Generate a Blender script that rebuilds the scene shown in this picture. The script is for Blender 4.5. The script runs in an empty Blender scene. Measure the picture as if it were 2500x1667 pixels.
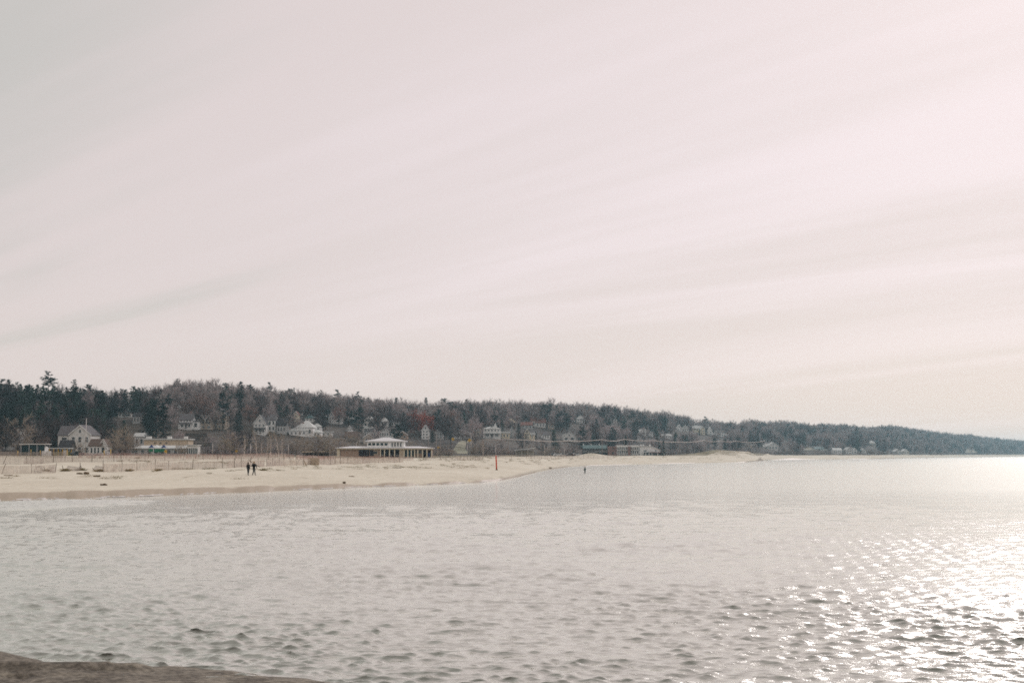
import bpy, bmesh, math, random
import numpy as np
from mathutils import Vector, Matrix

R = math.radians
sc = bpy.context.scene
COL = sc.collection

# ------------------------------------------------------------------ camera
F = 3472.2                      # focal length in pixels of the 2500 px wide photograph (50 mm)
CAM_H = 3.6
HZ = 1110.0                     # row of the horizon
PITCH = math.atan((HZ - 833.5) / F)
cam_d = bpy.data.cameras.new('camera')
cam_d.sensor_width = 36.0
cam_d.lens = 50.0
cam_d.clip_start = 0.5
cam_d.clip_end = 20000.0
cam = bpy.data.objects.new('camera', cam_d)
COL.objects.link(cam)
cam.location = (0, 0, CAM_H)
cam.rotation_euler = (math.pi / 2 + PITCH, 0, 0)
sc.camera = cam

# ------------------------------------------------------------------ sky, sun, exposure
SUN_EL, SUN_AZ = R(27.0), R(23.5)      # azimuth measured to the right of the view axis
sun_dir = Vector((math.sin(SUN_AZ) * math.cos(SUN_EL), math.cos(SUN_AZ) * math.cos(SUN_EL), math.sin(SUN_EL)))
world = bpy.data.worlds.new('World')
sc.world = world
world.use_nodes = True
wn, wl = world.node_tree.nodes, world.node_tree.links
wn.clear()


def N(tree, kind, **kw):
    n = tree.nodes.new(kind)
    for k, v in kw.items():
        setattr(n, k, v)
    return n


def M(tree, op, a, b=None, c=None, clamp=False):
    n = tree.nodes.new('ShaderNodeMath')
    n.operation = op
    n.use_clamp = clamp
    for i, x in enumerate((a, b, c)):
        if x is None:
            continue
        if isinstance(x, (int, float)):
            n.inputs[i].default_value = x
        else:
            tree.links.new(x, n.inputs[i])
    return n.outputs[0]


def MIX(tree, fac, a, b, blend='MIX'):
    n = tree.nodes.new('ShaderNodeMix')
    n.data_type = 'RGBA'
    n.blend_type = blend
    for sock, x in ((n.inputs[0], fac), (n.inputs[6], a), (n.inputs[7], b)):
        if isinstance(x, (int, float)):
            sock.default_value = x
        elif isinstance(x, (tuple, list)):
            sock.default_value = (*x, 1.0)[:4]
        else:
            tree.links.new(x, sock)
    return n.outputs[2]


def RANGE(tree, v, a, b, c=0.0, d=1.0, smooth=True):
    n = tree.nodes.new('ShaderNodeMapRange')
    n.interpolation_type = 'SMOOTHSTEP' if smooth else 'LINEAR'
    tree.links.new(v, n.inputs[0])
    for i, x in enumerate((a, b, c, d)):
        n.inputs[1 + i].default_value = x
    return n.outputs[0]


wt = world.node_tree
tc = N(wt, 'ShaderNodeTexCoord')
sep = N(wt, 'ShaderNodeSeparateXYZ')
wl.new(tc.outputs['Generated'], sep.inputs[0])
zc = M(wt, 'ADD', M(wt, 'MAXIMUM', sep.outputs[2], 0.0), 0.10)
comb = N(wt, 'ShaderNodeCombineXYZ')
wl.new(M(wt, 'DIVIDE', sep.outputs[0], zc), comb.inputs[0])
wl.new(M(wt, 'DIVIDE', sep.outputs[1], zc), comb.inputs[1])


def cloud_noise(rot, sx, sy, scale, detail, off):
    mp0 = N(wt, 'ShaderNodeMapping')
    mp0.inputs['Rotation'].default_value = (0, 0, rot)
    wl.new(comb.outputs[0], mp0.inputs[0])
    mp = N(wt, 'ShaderNodeMapping')
    mp.inputs['Location'].default_value = off
    mp.inputs['Scale'].default_value = (sx, sy, 1)
    wl.new(mp0.outputs[0], mp.inputs[0])
    nz = N(wt, 'ShaderNodeTexNoise')
    nz.inputs['Scale'].default_value = scale
    nz.inputs['Detail'].default_value = detail + 2
    nz.inputs['Roughness'].default_value = 0.56
    nz.inputs['Distortion'].default_value = 0.9
    wl.new(mp.outputs[0], nz.inputs['Vector'])
    return nz.outputs[0]


n1 = cloud_noise(R(-137), 0.16, 0.75, 1.0, 2.0, (24.91, 23.45, 21.35))
n2 = cloud_noise(R(-131), 0.30, 1.6, 1.0, 5.0, (20.47, 6.22, 24.91))
streak = M(wt, 'ADD', M(wt, 'MULTIPLY', n1, 0.82), M(wt, 'MULTIPLY', n2, 0.18))
streak = RANGE(wt, streak, 0.33, 0.67)
dotn = N(wt, 'ShaderNodeVectorMath', operation='DOT_PRODUCT')
wl.new(tc.outputs['Generated'], dotn.inputs[0])
dotn.inputs[1].default_value = sun_dir
glow = RANGE(wt, dotn.outputs['Value'], 0.69, 0.98)
light = M(wt, 'ADD', M(wt, 'MULTIPLY', glow, 0.46), M(wt, 'MULTIPLY', streak, 0.52), clamp=True)
cr = N(wt, 'ShaderNodeValToRGB')
cr.color_ramp.interpolation = 'EASE'
cr.color_ramp.elements[0].color = (0.50, 0.475, 0.445, 1)
cr.color_ramp.elements[1].color = (0.745, 0.648, 0.660, 1)
el_ = cr.color_ramp.elements.new(0.42)
el_.color = (0.640, 0.556, 0.542, 1)
wl.new(light, cr.inputs[0])
veil = cr.outputs[0]
lowf = RANGE(wt, sep.outputs[2], 0.02, 0.13, 1.0, 0.0)
veil = MIX(wt, M(wt, 'MULTIPLY', lowf, 0.50), veil, (0.660, 0.575, 0.545))
bg_veil = N(wt, 'ShaderNodeBackground')
wl.new(veil, bg_veil.inputs[0])
bg_veil.inputs[1].default_value = 1.0
sky = N(wt, 'ShaderNodeTexSky', sky_type='NISHITA', sun_disc=False)
sky.sun_elevation = SUN_EL
sky.sun_rotation = SUN_AZ
bg_sky = N(wt, 'ShaderNodeBackground')
wl.new(sky.outputs[0], bg_sky.inputs[0])
bg_sky.inputs[1].default_value = 0.10
mixw = N(wt, 'ShaderNodeMixShader')
mixw.inputs[0].default_value = 0.94
wl.new(bg_sky.outputs[0], mixw.inputs[1])
wl.new(bg_veil.outputs[0], mixw.inputs[2])
outw = N(wt, 'ShaderNodeOutputWorld')
wl.new(mixw.outputs[0], outw.inputs[0])

sun_d = bpy.data.lights.new('sun', 'SUN')
sun_d.energy = 1.05
sun_d.angle = R(10.0)
sun_d.color = (1.0, 0.93, 0.94)
sun = bpy.data.objects.new('sun', sun_d)
COL.objects.link(sun)
sun.location = sun_dir * 300
sun.rotation_euler = (-sun_dir).to_track_quat('-Z', 'Y').to_euler()

sc.view_settings.view_transform = 'Standard'
sc.view_settings.look = 'None'
sc.view_settings.exposure = 0.24
sc.view_settings.gamma = 1.0
sc.view_settings.use_curve_mapping = False
sc.render.engine = 'CYCLES'
sc.cycles.filter_width = 1.7
sc.cycles.use_denoising = False
sc.cycles.sample_clamp_direct = 3.0
sc.cycles.sample_clamp_indirect = 3.0
sc.cycles.max_bounces = 5
sc.cycles.diffuse_bounces = 3
sc.cycles.glossy_bounces = 2
sc.cycles.caustics_reflective = False
sc.cycles.caustics_refractive = False

# ------------------------------------------------------------------ materials


def mat(name, col, rough=0.85, var=0.18, scale=1.5, col2=None, mix_scale=None, obj_rand=0.0, spec=0.25, bump=0.0):
    m = bpy.data.materials.new(name)
    m.use_nodes = True
    t = m.node_tree
    t.nodes.clear()
    out = N(t, 'ShaderNodeOutputMaterial')
    p = N(t, 'ShaderNodeBsdfPrincipled')
    t.links.new(p.outputs[0], out.inputs[0])
    geo = N(t, 'ShaderNodeNewGeometry')
    nz = N(t, 'ShaderNodeTexNoise')
    nz.inputs['Scale'].default_value = scale
    nz.inputs['Detail'].default_value = 4
    t.links.new(geo.outputs['Position'], nz.inputs['Vector'])
    base = col
    if col2 is not None:
        nz2 = N(t, 'ShaderNodeTexNoise')
        nz2.inputs['Scale'].default_value = mix_scale or scale * 0.1
        nz2.inputs['Detail'].default_value = 2
        t.links.new(geo.outputs['Position'], nz2.inputs['Vector'])
        f = RANGE(t, nz2.outputs[0], 0.36, 0.64)
        if obj_rand:
            oi = N(t, 'ShaderNodeObjectInfo')
            f = M(t, 'ADD', M(t, 'MULTIPLY', f, 1 - obj_rand), M(t, 'MULTIPLY', oi.outputs['Random'], obj_rand), clamp=True)
        base = MIX(t, f, col, col2)
    v = RANGE(t, nz.outputs[0], 0.3, 0.7, 1 - var, 1 + var)
    vm = N(t, 'ShaderNodeVectorMath', operation='SCALE')
    if isinstance(base, tuple):
        vm.inputs[0].default_value = base[:3]
    else:
        t.links.new(base, vm.inputs[0])
    t.links.new(v, vm.inputs['Scale'])
    t.links.new(vm.outputs[0], p.inputs['Base Color'])
    p.inputs['Roughness'].default_value = rough
    p.inputs['Specular IOR Level'].default_value = spec
    if bump:
        b = N(t, 'ShaderNodeBump')
        b.inputs['Strength'].default_value = bump
        b.inputs['Distance'].default_value = 0.05
        t.links.new(nz.outputs[0], b.inputs['Height'])
        t.links.new(b.outputs[0], p.inputs['Normal'])
    return m


MT = {
    'white': mat('white_paint', (0.86, 0.86, 0.84), 0.7, 0.08),
    'cream': mat('cream_paint', (0.80, 0.71, 0.54), 0.75, 0.10),
    'beige': mat('beige_siding', (0.54, 0.47, 0.39), 0.8, 0.10),
    'tan': mat('tan_stucco', (0.62, 0.51, 0.38), 0.85, 0.10),
    'grey': mat('grey_siding', (0.46, 0.46, 0.45), 0.8, 0.10),
    'pale': mat('pale_grey_siding', (0.70, 0.69, 0.66), 0.8, 0.10),
    'dark': mat('dark_siding', (0.07, 0.07, 0.075), 0.8, 0.15),
    'brown': mat('brown_siding', (0.16, 0.12, 0.10), 0.85, 0.15),
    'brick': mat('tan_brick', (0.46, 0.325, 0.24), 0.9, 0.18, 9.0),
    'redbrick': mat('red_brick', (0.29, 0.185, 0.165), 0.9, 0.18, 9.0),
    'roof_grey': mat('grey_shingle', (0.15, 0.14, 0.145), 0.9, 0.2, 3.0),
    'roof_light': mat('light_shingle', (0.62, 0.63, 0.61), 0.85, 0.12, 3.0),
    'roof_white': mat('white_roof_membrane', (0.80, 0.79, 0.80), 0.6, 0.05, 1.0),
    'roof_red': mat('red_brown_shingle', (0.22, 0.11, 0.09), 0.9, 0.2, 3.0),
    'roof_brown': mat('brown_shingle', (0.15, 0.105, 0.085), 0.9, 0.2, 3.0),
    'roof_teal': mat('teal_metal_roof', (0.10, 0.17, 0.17), 0.6, 0.12, 1.0),
    'roof_dark': mat('dark_shingle', (0.06, 0.058, 0.062), 0.9, 0.2, 3.0),
    'glass': mat('window_glass', (0.035, 0.045, 0.05), 0.12, 0.1, 1.0, spec=0.5),
    'glass_teal': mat('teal_glass', (0.015, 0.04, 0.045), 0.4, 0.2, 1.0, spec=0.2),
    'black_opening': mat('dark_interior', (0.03, 0.022, 0.028), 0.9, 0.2),
    'metal': mat('galvanised_metal', (0.42, 0.42, 0.42), 0.45, 0.1),
    'polepaint': mat('white_pole_paint', (0.66, 0.60, 0.56), 0.5, 0.1),
    'wood': mat('weathered_pole_wood', (0.32, 0.26, 0.23), 0.9, 0.2, 3.0),
    'darkwood': mat('dark_pile_wood', (0.06, 0.065, 0.075), 0.9, 0.25, 3.0),
    'yellow': mat('yellow_paint', (0.62, 0.38, 0.04), 0.5, 0.1),
    'green': mat('green_plastic', (0.02, 0.20, 0.10), 0.5, 0.1),
    'blue': mat('blue_plastic', (0.02, 0.045, 0.16), 0.5, 0.1),
    'ygreen': mat('yellow_green_paint', (0.30, 0.30, 0.06), 0.6, 0.15),
    'orange': mat('orange_red_paint', (0.62, 0.075, 0.03), 0.5, 0.12, 4.0),
    'concrete': mat('concrete', (0.42, 0.40, 0.36), 0.9, 0.12, 2.0),
    'stone': mat('dark_stone', (0.13, 0.115, 0.105), 0.95, 0.3, 2.0),
    'slat': mat('weathered_fence_slat', (0.53, 0.45, 0.40), 0.9, 0.2, 2.0, (0.62, 0.54, 0.47), 0.06),
    'slat_red': mat('red_fence_slat', (0.44, 0.26, 0.23), 0.9, 0.25, 2.0, (0.54, 0.41, 0.36), 0.08),
    'slat_grey': mat('grey_fence_slat', (0.38, 0.32, 0.28), 0.9, 0.2, 2.0),
    'post': mat('fence_post_wood', (0.20, 0.17, 0.14), 0.9, 0.2, 3.0),
    'drift': mat('driftwood', (0.16, 0.115, 0.07), 0.95, 0.35, 5.0),
    'drydrift': mat('bleached_driftwood', (0.40, 0.32, 0.24), 0.95, 0.25, 5.0),
    'drygrass': mat('dry_beach_grass', (0.30, 0.21, 0.09), 0.95, 0.35, 3.0, (0.20, 0.17, 0.07), 0.3),
    'bark': mat('grey_bark', (0.16, 0.13, 0.125), 0.95, 0.25, 1.5),
    'bark_dark': mat('dark_bark', (0.035, 0.03, 0.03), 0.95, 0.25, 1.5),
    'birchbark': mat('birch_bark', (0.78, 0.67, 0.60), 0.85, 0.25, 1.2),
    'twig': mat('bare_twigs', (0.43, 0.355, 0.355), 0.95, 0.2, 0.25, (0.39, 0.34, 0.32), 0.03, 0.5),
    'twig_dark': mat('dark_bare_twigs', (0.055, 0.046, 0.049), 0.95, 0.2, 0.25, (0.12, 0.092, 0.092), 0.03, 0.5),
    'twig_olive': mat('olive_bare_twigs', (0.40, 0.335, 0.255), 0.95, 0.2, 0.3, (0.34, 0.275, 0.23), 0.05, 0.5),
    'russet': mat('russet_leaves', (0.50, 0.165, 0.115), 0.9, 0.25, 0.6, (0.38, 0.14, 0.11), 0.15),
    'russet_dull': mat('dull_russet_leaves', (0.30, 0.17, 0.13), 0.9, 0.25, 0.6, (0.25, 0.165, 0.14), 0.15),
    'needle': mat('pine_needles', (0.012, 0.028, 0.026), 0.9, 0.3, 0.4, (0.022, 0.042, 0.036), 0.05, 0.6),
    'needle_green': mat('green_pine_needles', (0.045, 0.085, 0.068), 0.9, 0.3, 0.4, (0.06, 0.095, 0.075), 0.05, 0.6),  # lighter grey-green needles, worn by some spruce and pine variants
    'skin': mat('skin', (0.42, 0.25, 0.19), 0.6, 0.05),
    'black_cloth': mat('black_cloth', (0.012, 0.013, 0.016), 0.9, 0.2),
    'navy_cloth': mat('dark_trousers_cloth', (0.014, 0.02, 0.024), 0.9, 0.2),
    'green_cloth': mat('dark_green_cloth', (0.01, 0.06, 0.05), 0.9, 0.2),
    'brown_hair': mat('brown_hair', (0.06, 0.04, 0.025), 0.7, 0.2),
    'fair_hair': mat('fair_hair', (0.32, 0.22, 0.09), 0.7, 0.2),
    'red_cap': mat('pink_cap_cloth', (0.5, 0.16, 0.15), 0.8, 0.1),
    'car_white': mat('white_car_paint', (0.66, 0.66, 0.66), 0.25, 0.03, spec=0.5),
    'car_silver': mat('silver_car_paint', (0.36, 0.37, 0.38), 0.25, 0.03, spec=0.5),
    'car_dark': mat('dark_car_paint', (0.02, 0.022, 0.03), 0.2, 0.03, spec=0.5),
    'car_brown': mat('maroon_car_paint', (0.10, 0.05, 0.04), 0.25, 0.03, spec=0.5),
    'tyre': mat('tyre_rubber', (0.02, 0.02, 0.02), 0.9, 0.1),
    'cable': mat('pale_cable_sheath', (0.78, 0.68, 0.62), 0.6, 0.1),
}

# ------------------------------------------------------------------ mesh helpers


class MB:
    def __init__(s):
        s.v, s.f = [], []

    def add(s, vs, fs):
        o = len(s.v)
        s.v += [tuple(p) for p in vs]
        s.f += [tuple(i + o for i in f) for f in fs]
        return s

    def box(s, cx, cy, cz, sx, sy, sz, rz=0.0, rx=0.0, ry=0.0):
        m = Matrix.Translation((cx, cy, cz)) @ Matrix.Rotation(rz, 4, 'Z') @ Matrix.Rotation(ry, 4, 'Y') @ Matrix.Rotation(rx, 4, 'X')
        vs = [m @ Vector((x * sx / 2, y * sy / 2, z * sz / 2)) for x in (-1, 1) for y in (-1, 1) for z in (-1, 1)]
        return s.add(vs, [(0, 1, 3, 2), (4, 6, 7, 5), (0, 4, 5, 1), (2, 3, 7, 6), (0, 2, 6, 4), (1, 5, 7, 3)])

    def prism(s, prof, a, b, axis='y'):
        """polygon prof extruded from a to b: axis y takes (x, z), axis x takes (y, z), axis z takes (x, y)"""
        n = len(prof)
        if axis == 'y':
            vs = [(p[0], a, p[1]) for p in prof] + [(p[0], b, p[1]) for p in prof]
        elif axis == 'x':
            vs = [(a, p[0], p[1]) for p in prof] + [(b, p[0], p[1]) for p in prof]
        else:
            vs = [(p[0], p[1], a) for p in prof] + [(p[0], p[1], b) for p in prof]
        fs = [tuple(range(n)), tuple(range(2 * n - 1, n - 1, -1))] + [(i, i + n, (i + 1) % n + n, (i + 1) % n) for i in range(n)]
        return s.add(vs, fs)

    def tube(s, p0, p1, r0, r1, n=8):
        p0, p1 = Vector(p0), Vector(p1)
        d = (p1 - p0).normalized()
        a = d.orthogonal().normalized()
        b = d.cross(a)
        vs = []
        for p, r in ((p0, r0), (p1, r1)):
            vs += [p + (a * math.cos(t) + b * math.sin(t)) * r for t in (2 * math.pi * i / n for i in range(n))]
        fs = [(i, (i + 1) % n, (i + 1) % n + n, i + n) for i in range(n)] + [tuple(range(n - 1, -1, -1)), tuple(range(n, 2 * n))]
        return s.add(vs, fs)

    def hip(s, w, d, z0, z1, rx, ry=0.0, th=0.18, cx=0, cy=0):
        """hip roof: eaves w x d at z0, ridge half lengths rx, ry at z1"""
        w2, d2 = w / 2, d / 2
        vs = [(-w2, -d2, z0), (w2, -d2, z0), (w2, d2, z0), (-w2, d2, z0)]
        vs += [(-w2, -d2, z0 + th), (w2, -d2, z0 + th), (w2, d2, z0 + th), (-w2, d2, z0 + th)]
        vs += [(-rx, -ry, z1), (rx, -ry, z1), (rx, ry, z1), (-rx, ry, z1)]
        fs = [(3, 2, 1, 0), (0, 1, 5, 4), (1, 2, 6, 5), (2, 3, 7, 6), (3, 0, 4, 7), (4, 5, 9, 8), (5, 6, 10, 9), (6, 7, 11, 10), (7, 4, 8, 11), (8, 9, 10, 11)]
        return s.add([(x + cx, y + cy, z) for x, y, z in vs], fs)

    def build(s, name, m, parent=None, smooth=False):
        me = bpy.data.meshes.new(name)
        me.from_pydata(s.v, [], s.f)
        me.validate()
        bm = bmesh.new()
        bm.from_mesh(me)
        bmesh.ops.recalc_face_normals(bm, faces=bm.faces)
        bm.to_mesh(me)
        bm.free()
        me.materials.append(MT[m] if isinstance(m, str) else m)
        if smooth:
            me.shade_smooth()
        o = bpy.data.objects.new(name, me)
        COL.objects.link(o)
        if parent is not None:
            o.parent = parent
        return o


def big_mesh(name, V, T, mats, mi=None, smooth=False, quads=False):
    k = 4 if quads else 3
    me = bpy.data.meshes.new(name)
    V = np.ascontiguousarray(V, dtype=np.float32)
    T = np.ascontiguousarray(T, dtype=np.int32)
    me.vertices.add(len(V))
    me.vertices.foreach_set('co', V.ravel())
    me.loops.add(T.size)
    me.loops.foreach_set('vertex_index', T.ravel())
    me.polygons.add(len(T))
    me.polygons.foreach_set('loop_start', np.arange(0, T.size, k, dtype=np.int32))
    for m in mats:
        me.materials.append(MT[m] if isinstance(m, str) else m)
    if mi is not None:
        me.polygons.foreach_set('material_index', np.ascontiguousarray(mi, dtype=np.int32))
    me.update(calc_edges=True)
    if smooth:
        me.shade_smooth()
    return me


def obj(name, me, parent=None):
    o = bpy.data.objects.new(name, me)
    COL.objects.link(o)
    if parent is not None:
        o.parent = parent
    return o


def tag(o, label=None, cat=None, group=None, kind=None):
    for k, v in (('label', label), ('category', cat), ('group', group), ('kind', kind)):
        if v:
            o[k] = v
    return o


def empty(name, loc, label, cat, group=None, rz=0.0):
    o = bpy.data.objects.new(name, None)
    COL.objects.link(o)
    o.location = loc
    o.rotation_euler = (0, 0, rz)
    o.empty_display_size = 0.5
    return tag(o, label, cat, group)


def copy_tree(o, parent=None):
    c = o.copy()
    COL.objects.link(c)
    if parent is not None:
        c.parent = parent
    for ch in o.children:
        copy_tree(ch, c)
    return c


# ------------------------------------------------------------------ terrain


class VNoise:
    def __init__(s, seed):
        s.t = np.random.default_rng(seed).random((256, 256))

    def __call__(s, x, y):
        x, y = np.asarray(x, float), np.asarray(y, float)
        xi, yi = np.floor(x).astype(int), np.floor(y).astype(int)
        fx, fy = x - xi, y - yi
        fx, fy = fx * fx * (3 - 2 * fx), fy * fy * (3 - 2 * fy)
        g = lambda a, b: s.t[a & 255, b & 255]
        return (g(xi, yi) * (1 - fx) + g(xi + 1, yi) * fx) * (1 - fy) + (g(xi, yi + 1) * (1 - fx) + g(xi + 1, yi + 1) * fx) * fy - 0.5


VN1, VN2, VN3 = VNoise(1), VNoise(2), VNoise(3)
KP = lambda *a: (np.array(a[0::2], float), np.array(a[1::2], float))
K_S = KP(-2600, 70, -800, 92, 0, 112, 300, 122, 420, 128, 620, 139, 955, 164, 1100, 176, 1180, 188, 1225, 203, 1262, 230, 1300, 280, 1345, 352, 1390, 430, 1440, 480, 1520, 521, 1660, 600, 1820, 700, 1850, 830, 1880, 1020, 2120, 1250, 2500, 2840, 2900, 3900, 4200, 5200)
K_B = KP(-2600, 230, -800, 280, 0, 300, 620, 320, 955, 400, 1215, 470, 1300, 500, 1390, 590, 1520, 660, 1820, 830, 1880, 1110, 2120, 1330, 2500, 2920, 2900, 4000, 4200, 5400)
K_ZB = KP(-2600, 3.4, 0, 3.4, 330, 3.3, 620, 3.2, 800, 2.75, 955, 2.55, 1060, 2.7, 1215, 3.05, 1520, 3.05, 1700, 3.2, 1880, 3.2, 2120, 3.4, 2500, 4.2, 4200, 4.2)
K_T = KP(-2600, 480, -400, 500, 0, 520, 600, 560, 1200, 680, 1400, 780, 1600, 950, 1800, 1090, 1900, 1220, 2120, 1430, 2300, 2080, 2500, 2990, 2900, 4150, 4200, 5600)
K_D = KP(-2600, 660, -400, 700, 0, 720, 600, 800, 1200, 1000, 1400, 1120, 1600, 1330, 1800, 1550, 1900, 1700, 2120, 2150, 2300, 2700, 2500, 3500, 2900, 4800, 4200, 6400)
# top of the crowns against the sky, in rows of the photograph
K_SKY = KP(-2600, 930, -400, 928, 0, 938, 130, 942, 240, 955, 330, 950, 430, 929, 520, 933, 640, 945, 760, 962, 840, 968, 930, 976, 1040, 981, 1150, 980, 1260, 982, 1370, 986, 1470, 990, 1560, 1001, 1640, 1008, 1690, 1021, 1780, 1030, 1850, 1026, 1920, 1028, 1980, 1038, 2060, 1034, 2120, 1042, 2180, 1039, 2250, 1050, 2330, 1058, 2420, 1068, 2500, 1076, 2700, 1086, 4200, 1094)
TREE_H = 14.0


def pxu(X, Y):
    return 1250 + F * np.asarray(X, float) / np.maximum(np.asarray(Y, float), 1.0)


def ker(K, px):
    return np.interp(px, K[0], K[1])


def HT(X, Y):
    X, Y = np.broadcast_arrays(np.asarray(X, float), np.asarray(Y, float))
    px = pxu(X, Y)
    px = np.clip(px, -2600, 4200)
    S, B, T, D, zB, sky = (ker(k, px) for k in (K_S, K_B, K_T, K_D, K_ZB, K_SKY))
    S = S + 2.6 * VN1(px / 38, 3.3) * (np.minimum(S, 260) / 150) + 0.5 * VN1(px / 12, 8.1)
    zD = CAM_H + D * (HZ - sky) / F - TREE_H
    s = Y - S
    z = np.where(s < 0, s * 0.12, 0.0)
    z = np.where((s >= 0) & (s < 5), 0.55 * np.sin(np.clip(s / 5, 0, 1) * math.pi / 2), z)
    t = np.clip((s - 5) / np.maximum(B - S - 5, 1), 0, 1)
    beach = 0.55 - 0.10 * np.clip(t / 0.08, 0, 1) + (zB - 0.45) * t ** 1.05
    z = np.where(s >= 5, beach, z)
    t2 = np.clip((Y - B) / np.maximum(T - B, 1), 0, 1)
    zT = 3.3
    z = np.where(Y > B, zB + (zT - zB) * t2 - 0.35 * np.sin(np.clip(t2 * 2, 0, 1) * math.pi), z)
    t3 = np.clip((Y - T) / (D - T), 0, 1)
    z = np.where(Y > T, zT + (zD - zT) * (0.75 * t3 + 0.25 * t3 * t3 * (3 - 2 * t3)), z)
    t4 = np.clip((Y - D) / 500, 0, 1)
    z = np.where(Y > D, zD - 8 * t4, z)
    # relief: dunes on the upper beach, hummocks on the hill
    k = np.clip((s - 8) / 40, 0, 1) * np.clip((T - Y) / 80, 0, 1)
    z = z + k * (0.42 * VN1(X / 17, Y / 26) + 0.22 * VN2(X / 6, Y / 9) + 0.07 * VN3(X / 1.7, Y / 2.6))
    z = z + np.clip((s - 2) / 6, 0, 1) * np.clip(1 - s / 300, 0, 1) * 0.05 * VN3(X / 1.1, Y / 1.4)
    h = np.clip((Y - T) / 60, 0, 1)
    z = z + h * (3.0 * VN2(X / 60 + 7, Y / 60) + 1.2 * VN1(X / 23, Y / 23 + 5))
    # grassed dune in front of the far wood and a heap of sand beside the parked cars
    for (cpx, cy, hw, hd, hh) in ((1785, 860, 24, 30, 3.0), (1870, 1075, 40, 25, 1.5), (1442, 640, 5.2, 6, 1.3), (1745, 845, 9, 20, 1.6)):
        cx = (cpx - 1250) / F * cy
        z = z + hh * np.exp(-((X - cx) / hw) ** 2 - ((Y - cy) / hd) ** 2)
    return z


def H1(X, Y):
    return float(HT(X, Y))


def X_at(px, Y, Z=3.0):
    return (px - 1250) / F * (Y * math.cos(PITCH) + (Z - CAM_H) * math.sin(PITCH))


def proj(X, Y, Z):
    c, s_ = math.cos(PITCH), math.sin(PITCH)
    zc_ = Y * c + (Z - CAM_H) * s_
    yc_ = (Z - CAM_H) * c - Y * s_
    return 1250 + F * X / zc_, 833.5 - F * yc_ / zc_


def hit(px, py, y0=60.0):
    """where the sight line through a point of the photograph meets the ground"""
    ys = np.concatenate([np.arange(y0, 600, 0.5), np.arange(600, 6000, 2.0)])
    m = (HZ - py) / F
    zs = CAM_H + ys * m * (1.0) * 1.0
    xs = (px - 1250) / F * ys
    below = np.nonzero(zs <= HT(xs, ys))[0]
    if len(below):
        y = float(ys[below[0]])
    else:                                   # the line passes over the crest: stand on the ridge
        y = float(ker(K_D, px)) + 15.0
    x = (px - 1250) / F * y
    return x, y, float(HT(x, y))


us = np.concatenate([np.linspace(-1300, -60, 60, endpoint=False), np.linspace(-60, 2560, 640), np.linspace(2565, 3900, 50)])
rows = []
for (a, b, n, e) in ((-60, 0, 8, 1), (0, 6, 8, 1), (6, 0, 110, 0), (0, 0, 46, 0), (0, 0, 46, 0), (0, 0, 14, 0)):
    rows.append((a, b, n))
cols_v = []
for px in us:
    S, B, T, D = (float(ker(k, px)) for k in (K_S, K_B, K_T, K_D))
    Ys = np.concatenate([np.linspace(S - 40, S - 3, 6, endpoint=False), np.linspace(S - 3, S + 8, 18, endpoint=False), np.linspace(S + 8, B, 120, endpoint=False), np.linspace(B, T, 46, endpoint=False), np.linspace(T, D, 46, endpoint=False), np.linspace(D, D + 700, 12)])
    Xs = (px - 1250) / F * Ys
    cols_v.append(np.stack([Xs, Ys, HT(Xs, Ys)], 1))
TV = np.array(cols_v)
nc, nr = TV.shape[:2]
idx = np.arange(nc * nr).reshape(nc, nr)
TQ = np.stack([idx[:-1, :-1], idx[1:, :-1], idx[1:, 1:], idx[:-1, 1:]], -1).reshape(-1, 4)
n_sand_rows = 6 + 18 + 120 + 8
part = np.zeros((nc - 1, nr - 1), int)
part[:, n_sand_rows:] = 1
part[:, n_sand_rows + 38:] = 2


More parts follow.
